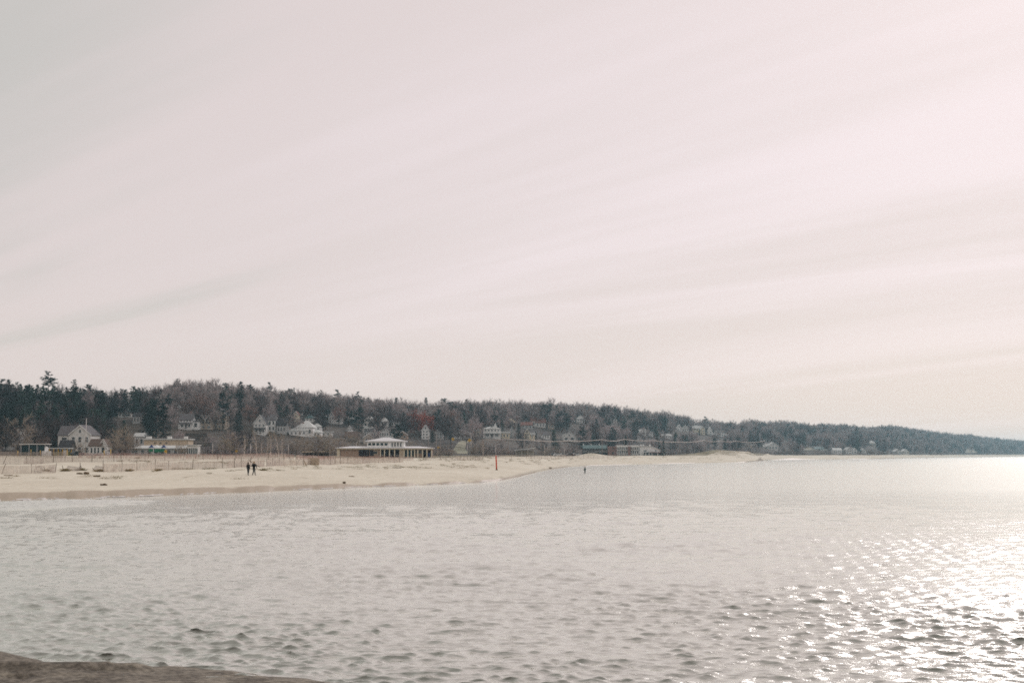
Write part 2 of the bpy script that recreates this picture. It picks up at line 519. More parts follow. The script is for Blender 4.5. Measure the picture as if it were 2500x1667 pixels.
def sand_material():
    m = bpy.data.materials.new('beach_sand')
    m.use_nodes = True
    t = m.node_tree
    p = t.nodes['Principled BSDF']
    geo = N(t, 'ShaderNodeNewGeometry')
    sp = N(t, 'ShaderNodeSeparateXYZ')
    t.links.new(geo.outputs['Position'], sp.inputs[0])

    def nz(scale, sy=1.0, detail=4, rough=0.55):
        mp = N(t, 'ShaderNodeMapping')
        mp.inputs['Scale'].default_value = (1, sy, 1)
        t.links.new(geo.outputs['Position'], mp.inputs[0])
        q = N(t, 'ShaderNodeTexNoise')
        q.inputs['Scale'].default_value = scale
        q.inputs['Detail'].default_value = detail
        q.inputs['Roughness'].default_value = rough
        t.links.new(mp.outputs[0], q.inputs['Vector'])
        return q.outputs[0]

    big = RANGE(t, nz(0.06, 0.5), 0.35, 0.65)
    c = MIX(t, big, (0.665, 0.61, 0.495), (0.735, 0.685, 0.565))
    fine = RANGE(t, nz(1.3, 0.6, 6, 0.7), 0.3, 0.7, 0.88, 1.1)
    vm = N(t, 'ShaderNodeVectorMath', operation='SCALE')
    t.links.new(c, vm.inputs[0])
    t.links.new(fine, vm.inputs['Scale'])
    c = vm.outputs[0]
    # bits of dark wrack and thin dead grass on the upper beach
    wr = RANGE(t, nz(0.55, 0.28, 5, 0.7), 0.60, 0.70)
    c = MIX(t, M(t, 'MULTIPLY', wr, 0.5), c, (0.24, 0.19, 0.115))
    gr = M(t, 'MULTIPLY', RANGE(t, nz(0.09, 0.5, 5), 0.40, 0.60), RANGE(t, sp.outputs[2], 2.6, 3.9))
    c = MIX(t, M(t, 'MULTIPLY', gr, 0.75), c, (0.30, 0.255, 0.165))
    # sand wetted by the swash, up to an uneven height
    da = N(t, 'ShaderNodeAttribute', attribute_name='swash')
    edge = M(t, 'ADD', da.outputs['Fac'], M(t, 'MULTIPLY', M(t, 'SUBTRACT', nz(0.25, 1), 0.5), 0.7))
    wet = RANGE(t, edge, 0.25, 0.75)
    c = MIX(t, M(t, 'MULTIPLY', wet, 0.80), c, (0.36, 0.285, 0.205))
    t.links.new(c, p.inputs['Base Color'])
    t.links.new(RANGE(t, wet, 0, 1, 0.9, 0.55), p.inputs['Roughness'])
    p.inputs['Specular IOR Level'].default_value = 0.2
    b = N(t, 'ShaderNodeBump')
    b.inputs['Strength'].default_value = 0.5
    b.inputs['Distance'].default_value = 0.12
    t.links.new(nz(1.6, 0.8, 6, 0.65), b.inputs['Height'])
    t.links.new(b.outputs[0], p.inputs['Normal'])
    return m


SAND = sand_material()
TOWN = mat('town_ground', (0.20, 0.165, 0.115), 0.95, 0.3, 0.25, (0.27, 0.235, 0.15), 0.03)
HILL = mat('leaf_litter', (0.075, 0.06, 0.052), 0.95, 0.35, 0.3, (0.11, 0.088, 0.07), 0.02)


def sub_ground(name, sel, m, label):
    q = TQ[(part == sel).ravel()]
    u_, inv = np.unique(q, return_inverse=True)
    P = TV.reshape(-1, 3)[u_]
    me = big_mesh(name, P, inv.reshape(-1, 4), [m], smooth=True, quads=True)
    # how far the swash wets the sand: a wide band at the steep left end, a narrow one beyond
    q_ = pxu(P[:, 0], P[:, 1])
    s_ = P[:, 1] - ker(K_S, np.clip(q_, -2600, 4200))
    reach = np.interp(q_, [-200, 500, 900, 1200, 2600], [4.6, 3.6, 2.2, 1.0, 1.0])
    at = me.attributes.new('swash', 'FLOAT', 'POINT')
    at.data.foreach_set('value', np.clip(1.5 - s_ / reach, 0, 1).astype(np.float32))
    return tag(obj(name, me), label, kind='structure')


sub_ground('beach', 0, SAND, 'pale sandy beach curving away along the water')
sub_ground('ground', 1, TOWN, 'dry grassy ground behind the beach')
sub_ground('hill', 2, HILL, 'long wooded hill behind the beach')

# ------------------------------------------------------------------ water


def water_material():
    m = bpy.data.materials.new('lake_water')
    m.use_nodes = True
    t = m.node_tree
    t.nodes.clear()
    out = N(t, 'ShaderNodeOutputMaterial')
    geo = N(t, 'ShaderNodeNewGeometry')

    def nz(scale, sx, sy, detail, w=0.0):
        mp = N(t, 'ShaderNodeMapping')
        mp.inputs['Rotation'].default_value = (0, 0, R(8))
        mp.inputs['Scale'].default_value = (sx, sy, 1)
        mp.inputs['Location'].default_value = (w, w, 0)
        t.links.new(geo.outputs['Position'], mp.inputs[0])
        q = N(t, 'ShaderNodeTexNoise')
        q.inputs['Scale'].default_value = scale
        q.inputs['Detail'].default_value = detail
        q.inputs['Roughness'].default_value = 0.55
        t.links.new(mp.outputs[0], q.inputs['Vector'])
        return q.outputs[0]

    b1 = N(t, 'ShaderNodeBump')
    b1.inputs['Strength'].default_value = 0.5
    b1.inputs['Distance'].default_value = 0.055
    t.links.new(M(t, 'ADD', M(t, 'MULTIPLY', nz(8.0, 0.75, 1.25, 4), 0.7), M(t, 'MULTIPLY', nz(1.5, 0.55, 1.3, 4, 3.0), 1.3)), b1.inputs['Height'])
    lw = N(t, 'ShaderNodeLayerWeight')
    lw.inputs['Blend'].default_value = 0.5
    t.links.new(b1.outputs[0], lw.inputs['Normal'])
    fac = M(t, 'ADD', M(t, 'MULTIPLY', M(t, 'POWER', lw.outputs['Facing'], 1.05), 1.0), 0.0)
    gl = N(t, 'ShaderNodeBsdfGlossy')
    gl.distribution = 'MULTI_GGX'
    gl.inputs['Color'].default_value = (0.985, 1.0, 0.948, 1)
    un = N(t, 'ShaderNodeAttribute', attribute_name='unresolved')
    t.links.new(RANGE(t, un.outputs['Fac'], 0, 1, 0.09, 0.13, smooth=False), gl.inputs['Roughness'])
    t.links.new(RANGE(t, un.outputs['Fac'], 0, 1, 0.55, 0.32, smooth=False), b1.inputs['Strength'])
    t.links.new(b1.outputs[0], gl.inputs['Normal'])
    df = N(t, 'ShaderNodeBsdfDiffuse')
    shallow = RANGE(t, nz(0.02, 1, 1, 3, 5.0), 0.3, 0.7)
    c = MIX(t, shallow, (0.115, 0.118, 0.095), (0.145, 0.146, 0.118))
    t.links.new(c, df.inputs['Color'])
    mx = N(t, 'ShaderNodeMixShader')
    t.links.new(fac, mx.inputs[0])
    t.links.new(df.outputs[0], mx.inputs[1])
    t.links.new(gl.outputs[0], mx.inputs[2])
    t.links.new(mx.outputs[0], out.inputs[0])
    return m


def make_water():
    rng = np.random.default_rng(11)
    ang = np.concatenate([np.linspace(-48, -21, 60, endpoint=False), np.linspace(-21, 21, 760), np.linspace(21, 48, 61)[1:]]) * math.pi / 180
    # rows evenly spaced in depression below the horizon, plus the far rows
    dep = np.concatenate([np.linspace(0.36, 0.182, 40, endpoint=False), np.linspace(0.182, 0.0030, 780)])
    dist = CAM_H / dep
    dist = np.concatenate([dist, np.geomspace(dist[-1], 9000, 12)[1:]])
    r, a = np.meshgrid(dist, ang, indexing='ij')
    x, y = r * np.sin(a), r * np.cos(a)
    dr = np.gradient(dist)[:, None] * np.ones_like(a)
    gust = np.clip(1.0 + 0.9 * VN1(x / 5, y / 7) + 0.5 * VN2(x / 31, y / 40), 0.35, 1.8)
    z = np.zeros_like(x)
    ox, oy = np.zeros_like(x), np.zeros_like(x)
    n = 80
    lam = np.exp(rng.uniform(math.log(0.18), math.log(2.0), n))
    th = np.where(rng.random(n) < 0.75, rng.normal(-95, 24, n), rng.normal(-65, 36, n)) * math.pi / 180
    amps = lam ** 1.35 / (1 + (lam / 0.62) ** 4)
    amps *= 0.0170 * math.sqrt(2.0 / (amps ** 2).sum())
    lam2 = np.exp(rng.uniform(math.log(0.8), math.log(2.6), 40))
    amps2 = lam2 ** 0.2
    amps2 *= 0.0150 * math.sqrt(2.0 / (amps2 ** 2).sum())
    lam, amps = np.concatenate([lam, lam2]), np.concatenate([amps, amps2])
    th = np.concatenate([th, np.radians(rng.normal(-92, 22, 40))])
    for l, d, ph, amp in zip(lam, th, rng.uniform(0, 6.283, len(lam)), amps):
        k = 2 * math.pi / l
        fade = np.clip((l / np.maximum(dr * abs(math.sin(d)) + 0.3 * dr, 1e-3) - 1.3) / 1.6, 0, 1)
        p = k * (x * math.cos(d) + y * math.sin(d)) + ph
        sp, cp = np.sin(p), np.cos(p)
        A = amp * fade * gust
        z += A * sp
        ox += 1.05 * A * math.cos(d) * cp
        oy += 1.05 * A * math.sin(d) * cp
    # a few low swells running in to the beach
    for l, d, ph, aa in ((5.0, -112, 0.3, 0.006), (7.3, -70, 2.2, 0.006)):
        k = 2 * math.pi / l
        d = R(d)
        fade = np.clip((l / np.maximum(dr, 1e-3) - 2.2) / 2.5, 0, 1)
        z += aa * fade * np.sin(k * (x * math.cos(d) + y * math.sin(d)) + ph)
    # two small rollers near the left end of the beach
    S = ker(K_S, np.clip(pxu(x, y), -2600, 4200))
    s = S - y
    lx = np.clip((pxu(x, y) + 200) / 150, 0, 1) * np.clip((420 - pxu(x, y)) / 260, 0, 1)
    for off, hgt in ((8.5, 0.22), (14.0, 0.32), (17.5, 0.24)):
        z += lx * hgt * (0.7 + 1.2 * VN2(x / 5, off)) * np.exp(-((s - off - 1.5 * VN1(x / 9, off)) / 1.1) ** 2)
    V = np.stack([x + ox, y + oy, z], -1).reshape(-1, 3)
    nr_, nc_ = x.shape
    i = np.arange(nr_ * nc_).reshape(nr_, nc_)
    Q = np.stack([i[:-1, :-1], i[:-1, 1:], i[1:, 1:], i[1:, :-1]], -1).reshape(-1, 4)
    me = big_mesh('water', V, Q, [water_material()], smooth=True, quads=True)
    # share of the ripples that the mesh is too coarse to carry: the material makes up for it by roughness
    at = me.attributes.new('unresolved', 'FLOAT', 'POINT')
    at.data.foreach_set('value', np.clip((dr - 0.15) / 1.4, 0, 1).astype(np.float32).ravel())
    tag(obj('water', me), 'grey rippled lake water with sun glitter', kind='structure')


make_water()

# ------------------------------------------------------------------ near sand spit


def make_spit():
    edge_px = [(-500, 1560), (-150, 1578), (0, 1592), (100, 1606), (200, 1611), (300, 1612), (450, 1617), (570, 1629), (670, 1642), (810, 1656), (940, 1672), (950, 1700), (1150, 1800), (1250, 2100), (1200, 3000)]
    pts = np.array([((px - 1250) / F * CAM_H * F / (py - HZ), CAM_H * F / (py - HZ)) for px, py in edge_px])
    pts = np.vstack([[-60, 38], pts, [-1.5, -4], [-1.5, -12]])
    xs, ys = np.arange(-42, 2.0, 0.11), np.arange(-9.0, 31, 0.11)
    X, Y = np.meshgrid(xs, ys)
    best = np.full(X.shape, 1e9)
    side = np.zeros(X.shape)
    for a, b in zip(pts[:-1], pts[1:]):
        d = b - a
        t = np.clip(((X - a[0]) * d[0] + (Y - a[1]) * d[1]) / (d @ d), 0, 1)
        qx, qy = a[0] + t * d[0] - X, a[1] + t * d[1] - Y
        dd = qx * qx + qy * qy
        cr = d[0] * (Y - a[1]) - d[1] * (X - a[0])
        m = dd < best
        best = np.where(m, dd, best)
        side = np.where(m, cr, side)
    s = np.sqrt(best) * np.where(side < 0, 1, -1)     # positive inland
    s = s + 0.35 * VN1(X / 1.3, Y / 1.3) + 0.12 * VN2(X / 0.4, Y / 0.4)
    z = np.where(s > 0, 0.10 * (1 - np.exp(-s / 0.5)) + 0.018 * s, s * 0.25)
    k = np.clip(s / 0.6, 0, 1)
    z = z + k * (0.06 * VN1(X / 0.9, Y / 0.7) + 0.05 * VN2(X / 0.33, Y / 0.3) + 0.035 * VN3(X / 0.16, Y / 0.16))
    z = z + 0.20 * np.exp(-((X + 9.6) / 0.95) ** 2 - ((Y - 25.0) / 0.8) ** 2)
    # a low ridge with a hollow before it
    rid = (Y - 23.6) - 0.12 * (X + 8) + 0.3 * VN1(X / 1.5, 1.0)
    z = z + k * np.clip((X + 9.5) / 0.8, 0, 1) * np.clip((-5.6 - X) / 0.9, 0, 1) * (0.09 * np.exp(-(rid / 0.18) ** 2) - 0.05 * np.exp(-((rid + 0.4) / 0.2) ** 2))
    # trodden hollows
    rng = np.random.default_rng(5)
    for _ in range(60):
        cx, cy, w = rng.uniform(-12, -1), rng.uniform(16, 25.5), rng.uniform(0.10, 0.2)
        dx, dy = (X - cx) / (w * 1.7), (Y - cy) / w
        z = z - k * 0.05 * np.exp(-(dx * dx + dy * dy)) + k * 0.025 * np.exp(-(dx * dx + (dy - 1.8) ** 2))
    V = np.stack([X, Y, z], -1).reshape(-1, 3)
    i = np.arange(X.size).reshape(X.shape)
    Q = np.stack([i[:-1, :-1], i[:-1, 1:], i[1:, 1:], i[1:, :-1]], -1).reshape(-1, 4)
    zq = z.reshape(-1)[Q].max(1)
    Q = Q[zq > -0.6]
    u_, inv = np.unique(Q, return_inverse=True)
    sm = mat('damp_sand', (0.135, 0.118, 0.095), 0.85, 0.4, 9.0, (0.225, 0.20, 0.16), 1.6, bump=0.9)
    me = big_mesh('sand_spit', V[u_], inv.reshape(-1, 4), [sm], smooth=True, quads=True)
    tag(obj('sand_spit', me), 'damp brown sand spit in the near corner', kind='structure')


make_spit()


def foam():
    rng_ = np.random.default_rng(8)
    V, T, n0 = [], [], 0
    for off, p0, p1 in ((0.25, -150, 1240), (-2.2, -150, 330)):
        xs = np.arange(p0, p1, 2.0)
        prev = None
        for px in xs:
            w = 0.06 + 0.40 * float(VN1(px / 23.0, off * 3)) + 0.3 * float(VN2(px / 6.0, off * 5))
            S_ = float(ker(K_S, px)) + 2.6 * float(VN1(px / 38, 3.3)) * float(ker(K_S, px)) / 150 + 0.5 * float(VN1(px / 12, 8.1))
            y = S_ + off + 0.5 * float(VN3(px / 17.0, off))
            if w <= 0.05:
                prev = None
                continue
            a = [((px - 1250) / F * q, q, z_) for q, z_ in ((y - w, 0.035), (y, 0.10), (y + w, 0.05 + max(0.0, 0.16 * (off + w))))]
            V += a
            if prev is not None:
                T += [(prev, prev + 1, n0 + 1, n0), (prev + 1, prev + 2, n0 + 2, n0 + 1)]
            prev = n0
            n0 += 3
    fm = mat('foam', (0.66, 0.63, 0.60), 0.8, 0.2, 2.5)
    tag(MB().add(V, T).build('foam', fm, None, True), 'thin broken foam along the water line', kind='stuff')


foam()

# ------------------------------------------------------------------ landmarks (filled while building), used to word the labels of the trees
RECTS = []      # (px0, px1, top, base, Y, phrase)


# ------------------------------------------------------------------ houses


def windows(par, x0, x1, z0, z1, y, rows_, cols, frame='white', pane='glass', wfrac=0.5, hfrac=0.55, axis='y'):
    cw, ch = (x1 - x0) / cols, (z1 - z0) / rows_
    for r_ in range(rows_):
        for c in range(cols):
            cx, cz = x0 + cw * (c + 0.5), z0 + ch * (r_ + 0.52)
            w, h = min(cw * wfrac, 2.2), min(ch * hfrac, 1.9)
            one_window(par, cx, cz, w, h, y, frame, pane)


def one_window(par, cx, cz, w, h, y, frame='white', pane='glass'):
    t = min(0.12, w * 0.12)
    b = MB()
    b.box(cx, y - 0.02, cz + h / 2, w + t, 0.10, t).box(cx, y - 0.02, cz - h / 2, w + t, 0.12, t)
    b.box(cx - w / 2, y - 0.02, cz, t, 0.10, h - t).box(cx + w / 2, y - 0.02, cz, t, 0.10, h - t)
    b.box(cx, y - 0.017, cz, w - t, 0.06, t * 0.6)
    f = b.build('window', frame, par)
    MB().box(cx, y - 0.012, cz, w - t * 0.9, 0.035, h - t * 0.9).build('pane', pane, f)
    return f


def chev(w2, ze, zr, over, th):
    sl = (zr - ze) / w2
    return [(-w2 - over, ze - sl * over), (0, zr), (w2 + over, ze - sl * over), (w2 + over, ze - sl * over + th), (0, zr + th * 1.25), (-w2 - over, ze - sl * over + th)]


def volume(par, w, dp, he, ht, kind, wall, roof, cx=0.0, cy=0.0, low=2.5):
    """walls and roof of one block; its front face lies at cy - dp/2"""
    over = 0.35
    if kind == 'front':
        MB().prism([(cx - w / 2, -low), (cx + w / 2, -low), (cx + w / 2, he), (cx, ht), (cx - w / 2, he)], cy - dp / 2, cy + dp / 2).build('wall', wall, par)
        MB().prism([(x + cx, z) for x, z in chev(w / 2, he + 0.03, ht + 0.03, over, 0.22)], cy - dp / 2 - over, cy + dp / 2 + over).build('roof', roof, par)
        # pale bargeboard along the gable
        b = MB()
        pr = chev(w / 2, he, ht, over + 0.02, 0.30)
        b.prism([(x + cx, z - 0.06) for x, z in pr], cy - dp / 2 - over - 0.06, cy - dp / 2 - over - 0.004)
        b.build('bargeboard', 'white', par)
    elif kind == 'side':
        MB().prism([(cy - dp / 2, -low), (cy + dp / 2, -low), (cy + dp / 2, he), (cy, ht), (cy - dp / 2, he)], cx - w / 2, cx + w / 2, 'x').build('wall', wall, par)
        MB().prism([(y + cy, z) for y, z in chev(dp / 2, he + 0.03, ht + 0.03, over, 0.22)], cx - w / 2 - over, cx + w / 2 + over, 'x').build('roof', roof, par)
    elif kind == 'hip':
        MB().box(cx, cy, (he - low) / 2, w, dp, he + low).build('wall', wall, par)
        MB().hip(w + 2 * over, dp + 2 * over, he + 0.01, ht, max(w / 2 - dp / 2, w * 0.08), 0.05, cx=cx, cy=cy).build('roof', roof, par)
    elif kind == 'gambrel':
        zm = he + (ht - he) * 0.62
        xm = w * 0.30
        MB().prism([(cx - w / 2, -low), (cx + w / 2, -low), (cx + w / 2, he), (cx + xm, zm), (cx, ht), (cx - xm, zm), (cx - w / 2, he)], cy - dp / 2, cy + dp / 2).build('wall', wall, par)
        o = over
        MB().prism([(cx - w / 2 - o, he - 0.3), (cx - xm, zm + 0.03), (cx, ht + 0.03), (cx + xm, zm + 0.03), (cx + w / 2 + o, he - 0.3), (cx + w / 2 + o, he - 0.05), (cx + xm, zm + 0.27), (cx, ht + 0.27), (cx - xm, zm + 0.27), (cx - w / 2 - o, he - 0.05)], cy - dp / 2 - o, cy + dp / 2 + o).build('roof', roof, par)
    else:
        MB().box(cx, cy, (he - low) / 2, w, dp, he + low).build('wall', wall, par)
        MB().box(cx, cy, he + (ht - he) / 2 + 0.003, w + 0.9, dp + 0.9, max(ht - he, 0.3)).build('roof', roof, par)


def house(label, phrase, px0, px1, base, eave, top, kind='front', wall='white', roof='roof_grey', Y=None, dp=9.0, rz=0.0, win=(2, 2), porch=0.0, chimney=False, wing=None, dormer=False, frame='white', name='house', cat='house', group='houses on and below the wooded hill', gable_win=True, y0=400):
    pc = (px0 + px1) / 2
    if Y is None:
        _, Y, _ = hit(pc, base, y0)
    s = Y / F
    w = (px1 - px0) * s
    X = X_at(pc, Y)
    zb = CAM_H + (HZ - base) * s
    he, ht = (base - eave) * s, (base - top) * s
    low = max(0.6, zb - min(H1(X - w / 2, Y), H1(X + w / 2, Y)) + 0.5)
    t = empty(name, (X, Y + dp / 2, zb), label, cat, group, R(rz))
    volume(t, w, dp, he, ht, kind, wall, roof, 0, 0, low)
    fy = -dp / 2
    z0 = 0.3
    if porch:
        pd = 2.2
        ph = min(porch, he * 0.6)
        MB().box(0, fy - pd / 2 - 0.004, 0.15 - low / 2, w * 0.98, pd, 0.3 + low).build('porch_deck', 'pale', t)
        MB().prism([(fy - pd - 0.3, ph), (fy - 0.003, ph + 0.45), (fy - 0.003, ph + 0.65), (fy - pd - 0.3, ph + 0.2)], -w * 0.51, w * 0.51, 'x').build('porch_roof', roof, t)
        npost = max(3, int(w / 2.2))
        for i in range(npost):
            MB().box(-w * 0.47 + w * 0.94 * i / (npost - 1), fy - pd + 0.15, 0.3 + (ph - 0.3) / 2, 0.22, 0.22, ph - 0.3).build('porch_post', 'white', t)
        MB().box(0, fy - pd + 0.15, 0.95, w * 0.94, 0.07, 0.12).build('porch_rail', 'white', t)
        MB().box(0, fy - 0.03, 0.3 + 1.0, 0.95, 0.06, 2.0).build('door', 'dark', t)
        windows(t, -w / 2 + 0.3, -0.7, 0.5, ph, fy, 1, 1, frame)
        windows(t, 0.7, w / 2 - 0.3, 0.5, ph, fy, 1, 1, frame)
        if he - ph > 1.6:
            windows(t, -w / 2 + 0.3, w / 2 - 0.3, ph + 0.7, he, fy, 1, max(2, win[1]), frame)
    elif win[0] and win[1]:
        windows(t, -w / 2 + 0.3, w / 2 - 0.3, z0, he, fy, win[0], win[1], frame)
    if kind in ('front', 'gambrel') and gable_win and ht - he > 1.6:
        one_window(t, 0, he + (ht - he) * 0.36, 0.9, min(1.2, (ht - he) * 0.4), fy, frame)
    if chimney:
        MB().box(w * 0.22, dp * 0.1, (he + ht) / 2 + 0.9, 0.8, 0.8, (ht - he) + 1.2).build('chimney', 'redbrick', t)
    if dormer:
        g = MB().prism([(-1.1, he + 0.2), (1.1, he + 0.2), (1.1, he + 1.5), (0, he + 2.3), (-1.1, he + 1.5)], fy + 0.5, 0).build('dormer', wall, t)
        MB().prism([(x, z) for x, z in chev(1.1, he + 1.53, he + 2.33, 0.2, 0.15)], fy + 0.3, 0).build('dormer_roof', roof, g)
        MB().box(0, fy + 0.48, he + 1.0, 0.8, 0.06, 0.9).build('dormer_pane', 'glass', g)
    if wing:
        wx0, wx1, we, wtop, wk, wd = wing
        ww = (wx1 - wx0) * s
        wcx = ((wx0 + wx1) / 2 - pc) * s
        volume(t, ww, wd, (base - we) * s, (base - wtop) * s, wk, wall, roof, wcx, fy + 1.2 + wd / 2, low)
        windows(t, wcx - ww / 2 + 0.3, wcx + ww / 2 - 0.3, 0.3, (base - we) * s, fy + 1.2, win[0] or 1, max(1, int(ww / 2.6)), frame)
    RECTS.append((min(px0, wing[0] if wing else px0), max(px1, wing[1] if wing else px1), top, base, Y, phrase))
    return t


# --- the row of houses behind the left end of the beach
house('large grey shingled house with a gable over the flagpole', 'the large grey gabled house', 168, 220, 1113, 1061, 1039, 'front', 'pale', 'roof_grey', Y=505, dp=12, wing=(138, 168.5, 1062, 1041, 'side', 9), win=(2, 3))
house('small dark roofed annex before the large grey gabled house', 'the dark annex', 143, 173, 1113, 1093, 1076, 'side', 'dark', 'roof_dark', Y=488, dp=5, win=(1, 3), name='annex', cat='shed')
house('low white cottage with a brown roof beside the large grey house', 'the low white cottage', 217, 246, 1113, 1088, 1073, 'side', 'white', 'roof_brown', Y=500, dp=7, wing=(240, 258, 1086, 1073, 'front', 6), win=(1, 3))
house('pale cube shaped house half hidden behind bare trees', 'the pale cube shaped house', 262, 281, 1094, 1061, 1057, 'flat', 'beige', 'concrete', dp=6, win=(2, 1))
house('narrow pale house glimpsed among dark trees by the shelter', 'the narrow pale house', 41, 51, 1092, 1052, 1047, 'flat', 'pale', 'concrete', dp=6, win=(2, 1))
house('blue grey house behind trees at the very end of the beach', 'the blue grey house', 8, 28, 1098, 1070, 1060, 'side', 'grey', 'roof_dark', dp=7, win=(1, 2))
house('small brown roofed house behind the dark glass kiosk', 'the small brown roofed house', 84, 116, 1107, 1086, 1068, 'side', 'brown', 'roof_brown', dp=7, win=(1, 2), y0=520)
house('small pale house with a grey roof above the tan building', 'the small pale house over the tan building', 326, 352, 1090, 1066, 1058, 'side', 'pale', 'roof_light', dp=7, win=(1, 2))
house('dim white dormered house high among dark pines', 'the dim white house among pines', 286, 318, 1020, 1008, 1000, 'hip', 'pale', 'roof_grey', dp=8, win=(1, 4))
house('dim house with one lit window frame below dark pines', 'the dim house below the pines', 322, 340, 1035, 1016, 1008, 'side', 'grey', 'roof_dark', dp=7, win=(1, 2))
house('white house with a long two storey porch on the slope', 'the white porch house', 436, 468, 1048, 1025, 1011, 'side', 'white', 'roof_grey', dp=8, porch=2.6, chimney=True, wing=(466, 484, 1029, 1027, 'flat', 6), win=(1, 4))
house('beige house with twin gables beside the white porch house', 'the beige twin gabled house', 482, 500, 1049, 1027, 1013, 'front', 'beige', 'roof_brown', dp=9, wing=(498, 516, 1028, 1014, 'front', 8), win=(2, 2))
house('tall beige house behind the plate branched pine', 'the tall beige house', 521, 549, 1049, 1012, 998, 'front', 'beige', 'roof_grey', dp=9, win=(3, 3))
house('dark roofed chalet with pale eaves behind birches', 'the dark chalet', 618, 648, 1060, 1034, 1014, 'front', 'pale', 'roof_dark', dp=9, win=(2, 3), porch=2.4)
house('white flat topped house right beside the dark chalet', 'the white flat topped house', 652, 672, 1054, 1026, 1013, 'side', 'white', 'roof_grey', dp=8, win=(2, 2))
house('red doored grey house below the black spruce', 'the grey house below the black spruce', 674, 698, 1060, 1038, 1022, 'side', 'grey', 'roof_dark', dp=8, win=(1, 3))
house('large white house with several pale hipped roofs', 'the large white hip roofed house', 705, 748, 1064, 1052, 1038, 'hip', 'white', 'roof_light', dp=9, wing=(722, 762, 1044, 1026, 'hip', 14), win=(1, 4), chimney=True)
house('white bungalow with hipped roof joined to the large white house', 'the white hipped bungalow', 747, 782, 1066, 1056, 1046, 'hip', 'white', 'roof_light', dp=8, win=(1, 4))
house('white house with a rounded pale roof behind the hipped bungalow', 'the white round roofed house', 762, 781, 1056, 1042, 1033, 'hip', 'white', 'roof_light', dp=8, win=(1, 2))
house('flat roofed pale garage beside the white hipped bungalow', 'the pale garage', 782, 808, 1066, 1055, 1053, 'flat', 'pale', 'roof_light', dp=7, win=(1, 2), cat='garage', name='garage')
house('tall narrow white house beside the black spruce', 'the tall narrow white house', 716, 726, 1030, 1012, 1005, 'front', 'cream', 'roof_red', dp=8, win=(2, 1))
house('small house with a teal roof among bare trees', 'the teal roofed house', 744, 764, 1030, 1021, 1013, 'hip', 'pale', 'roof_teal', dp=8, win=(1, 2))
house('white gabled house with a red brown roof half hidden by a tree', 'the white house with red brown roof', 801, 816, 1034, 1017, 1006, 'front', 'white', 'roof_red', dp=10, wing=(814, 832, 1014, 998, 'side', 8), win=(2, 2))
house('tiny white gabled cottage above the bathhouse roof', 'the tiny white cottage', 848, 858, 1055, 1046, 1040, 'front', 'white', 'roof_dark', dp=6, win=(1, 2), gable_win=False)
house('brown roofed low house above the long bathhouse', 'the brown low house', 842, 872, 1078, 1066, 1055, 'side', 'brown', 'roof_brown', dp=8, win=(1, 4))
house('pale balconied house with stacked porches and a small gable', 'the balconied house', 886, 914, 1058, 1030, 1016, 'front', 'pale', 'roof_light', dp=10, porch=2.6, win=(1, 3))
house('grey house with long verandah just below the balconied house', 'the grey verandah house', 888, 918, 1072, 1053, 1046, 'hip', 'grey', 'roof_grey', dp=8, win=(1, 5))
house('beige gabled house directly behind the bathhouse', 'the beige house behind the bathhouse', 887, 913, 1085, 1068, 1059, 'front', 'beige', 'roof_grey', dp=9, win=(1, 2), gable_win=False)
house('white gabled cottage with two small attic windows', 'the white attic windowed cottage', 924, 950, 1068, 1054, 1041, 'front', 'white', 'roof_dark', dp=9, wing=(935, 959, 1056, 1054, 'flat', 7), win=(1, 4))
house('dull red gabled house beside the white attic windowed cottage', 'the dull red house', 970, 994, 1072, 1062, 1053, 'front', 'brick', 'roof_brown', dp=8, win=(1, 2), gable_win=False)
house('pale house with a hipped roof behind a small dark tree', 'the pale hipped house', 928, 946, 1043, 1030, 1019, 'hip', 'pale', 'roof_light', dp=8, win=(1, 2))
house('long white low house high above the attic windowed cottage', 'the long white house', 955, 974, 1040, 1031, 1028, 'flat', 'white', 'roof_grey', dp=8, win=(1, 3))
house('tall white house half hidden behind the russet oak', 'the white house by the russet oak', 1029, 1047, 1073, 1050, 1037, 'front', 'white', 'roof_grey', dp=9, win=(3, 2))
house('dark gabled house with pale eaves beside the russet oak', 'the dark gabled house', 1064, 1081, 1074, 1056, 1045, 'front', 'grey', 'roof_dark', dp=9, win=(2, 2))
house('white pavilion house with a dark open porch and square columns', 'the white columned house', 1108, 1150, 1072, 1056, 1041, 'hip', 'white', 'roof_grey', dp=9, porch=2.9, win=(1, 4))
house('pink walled house behind a utility pole', 'the pink walled house', 1150, 1174, 1066, 1044, 1034, 'side', 'beige', 'roof_red', dp=8, win=(2, 2))
house('pale house with a pointed turret and long porch', 'the turreted house', 1180, 1222, 1070, 1047, 1040, 'hip', 'pale', 'roof_light', dp=9, porch=2.8, wing=(1206, 1212, 1045, 1032, 'hip', 3.5), win=(1, 5))
house('cream flat roofed house beside the turreted house', 'the cream flat roofed house', 1218, 1244, 1070, 1058, 1053, 'flat', 'cream', 'roof_light', dp=9, win=(1, 3))
house('narrow blue grey gabled house beside a dark spruce', 'the narrow blue grey house', 1244, 1254, 1068, 1053, 1043, 'front', 'grey', 'roof_grey', dp=9, win=(2, 1))
house('cream gabled house with a lean to behind the long cable', 'the cream gabled house', 1280, 1294, 1072, 1058, 1047, 'front', 'cream', 'roof_light', dp=10, wing=(1293, 1306, 1062, 1056, 'flat', 7), win=(2, 2))
house('house with a sunlit cream roof on the upper slope', 'the sunlit cream roof', 1232, 1262, 1042, 1033, 1021, 'hip', 'beige', 'cream', dp=10, win=(1, 3))
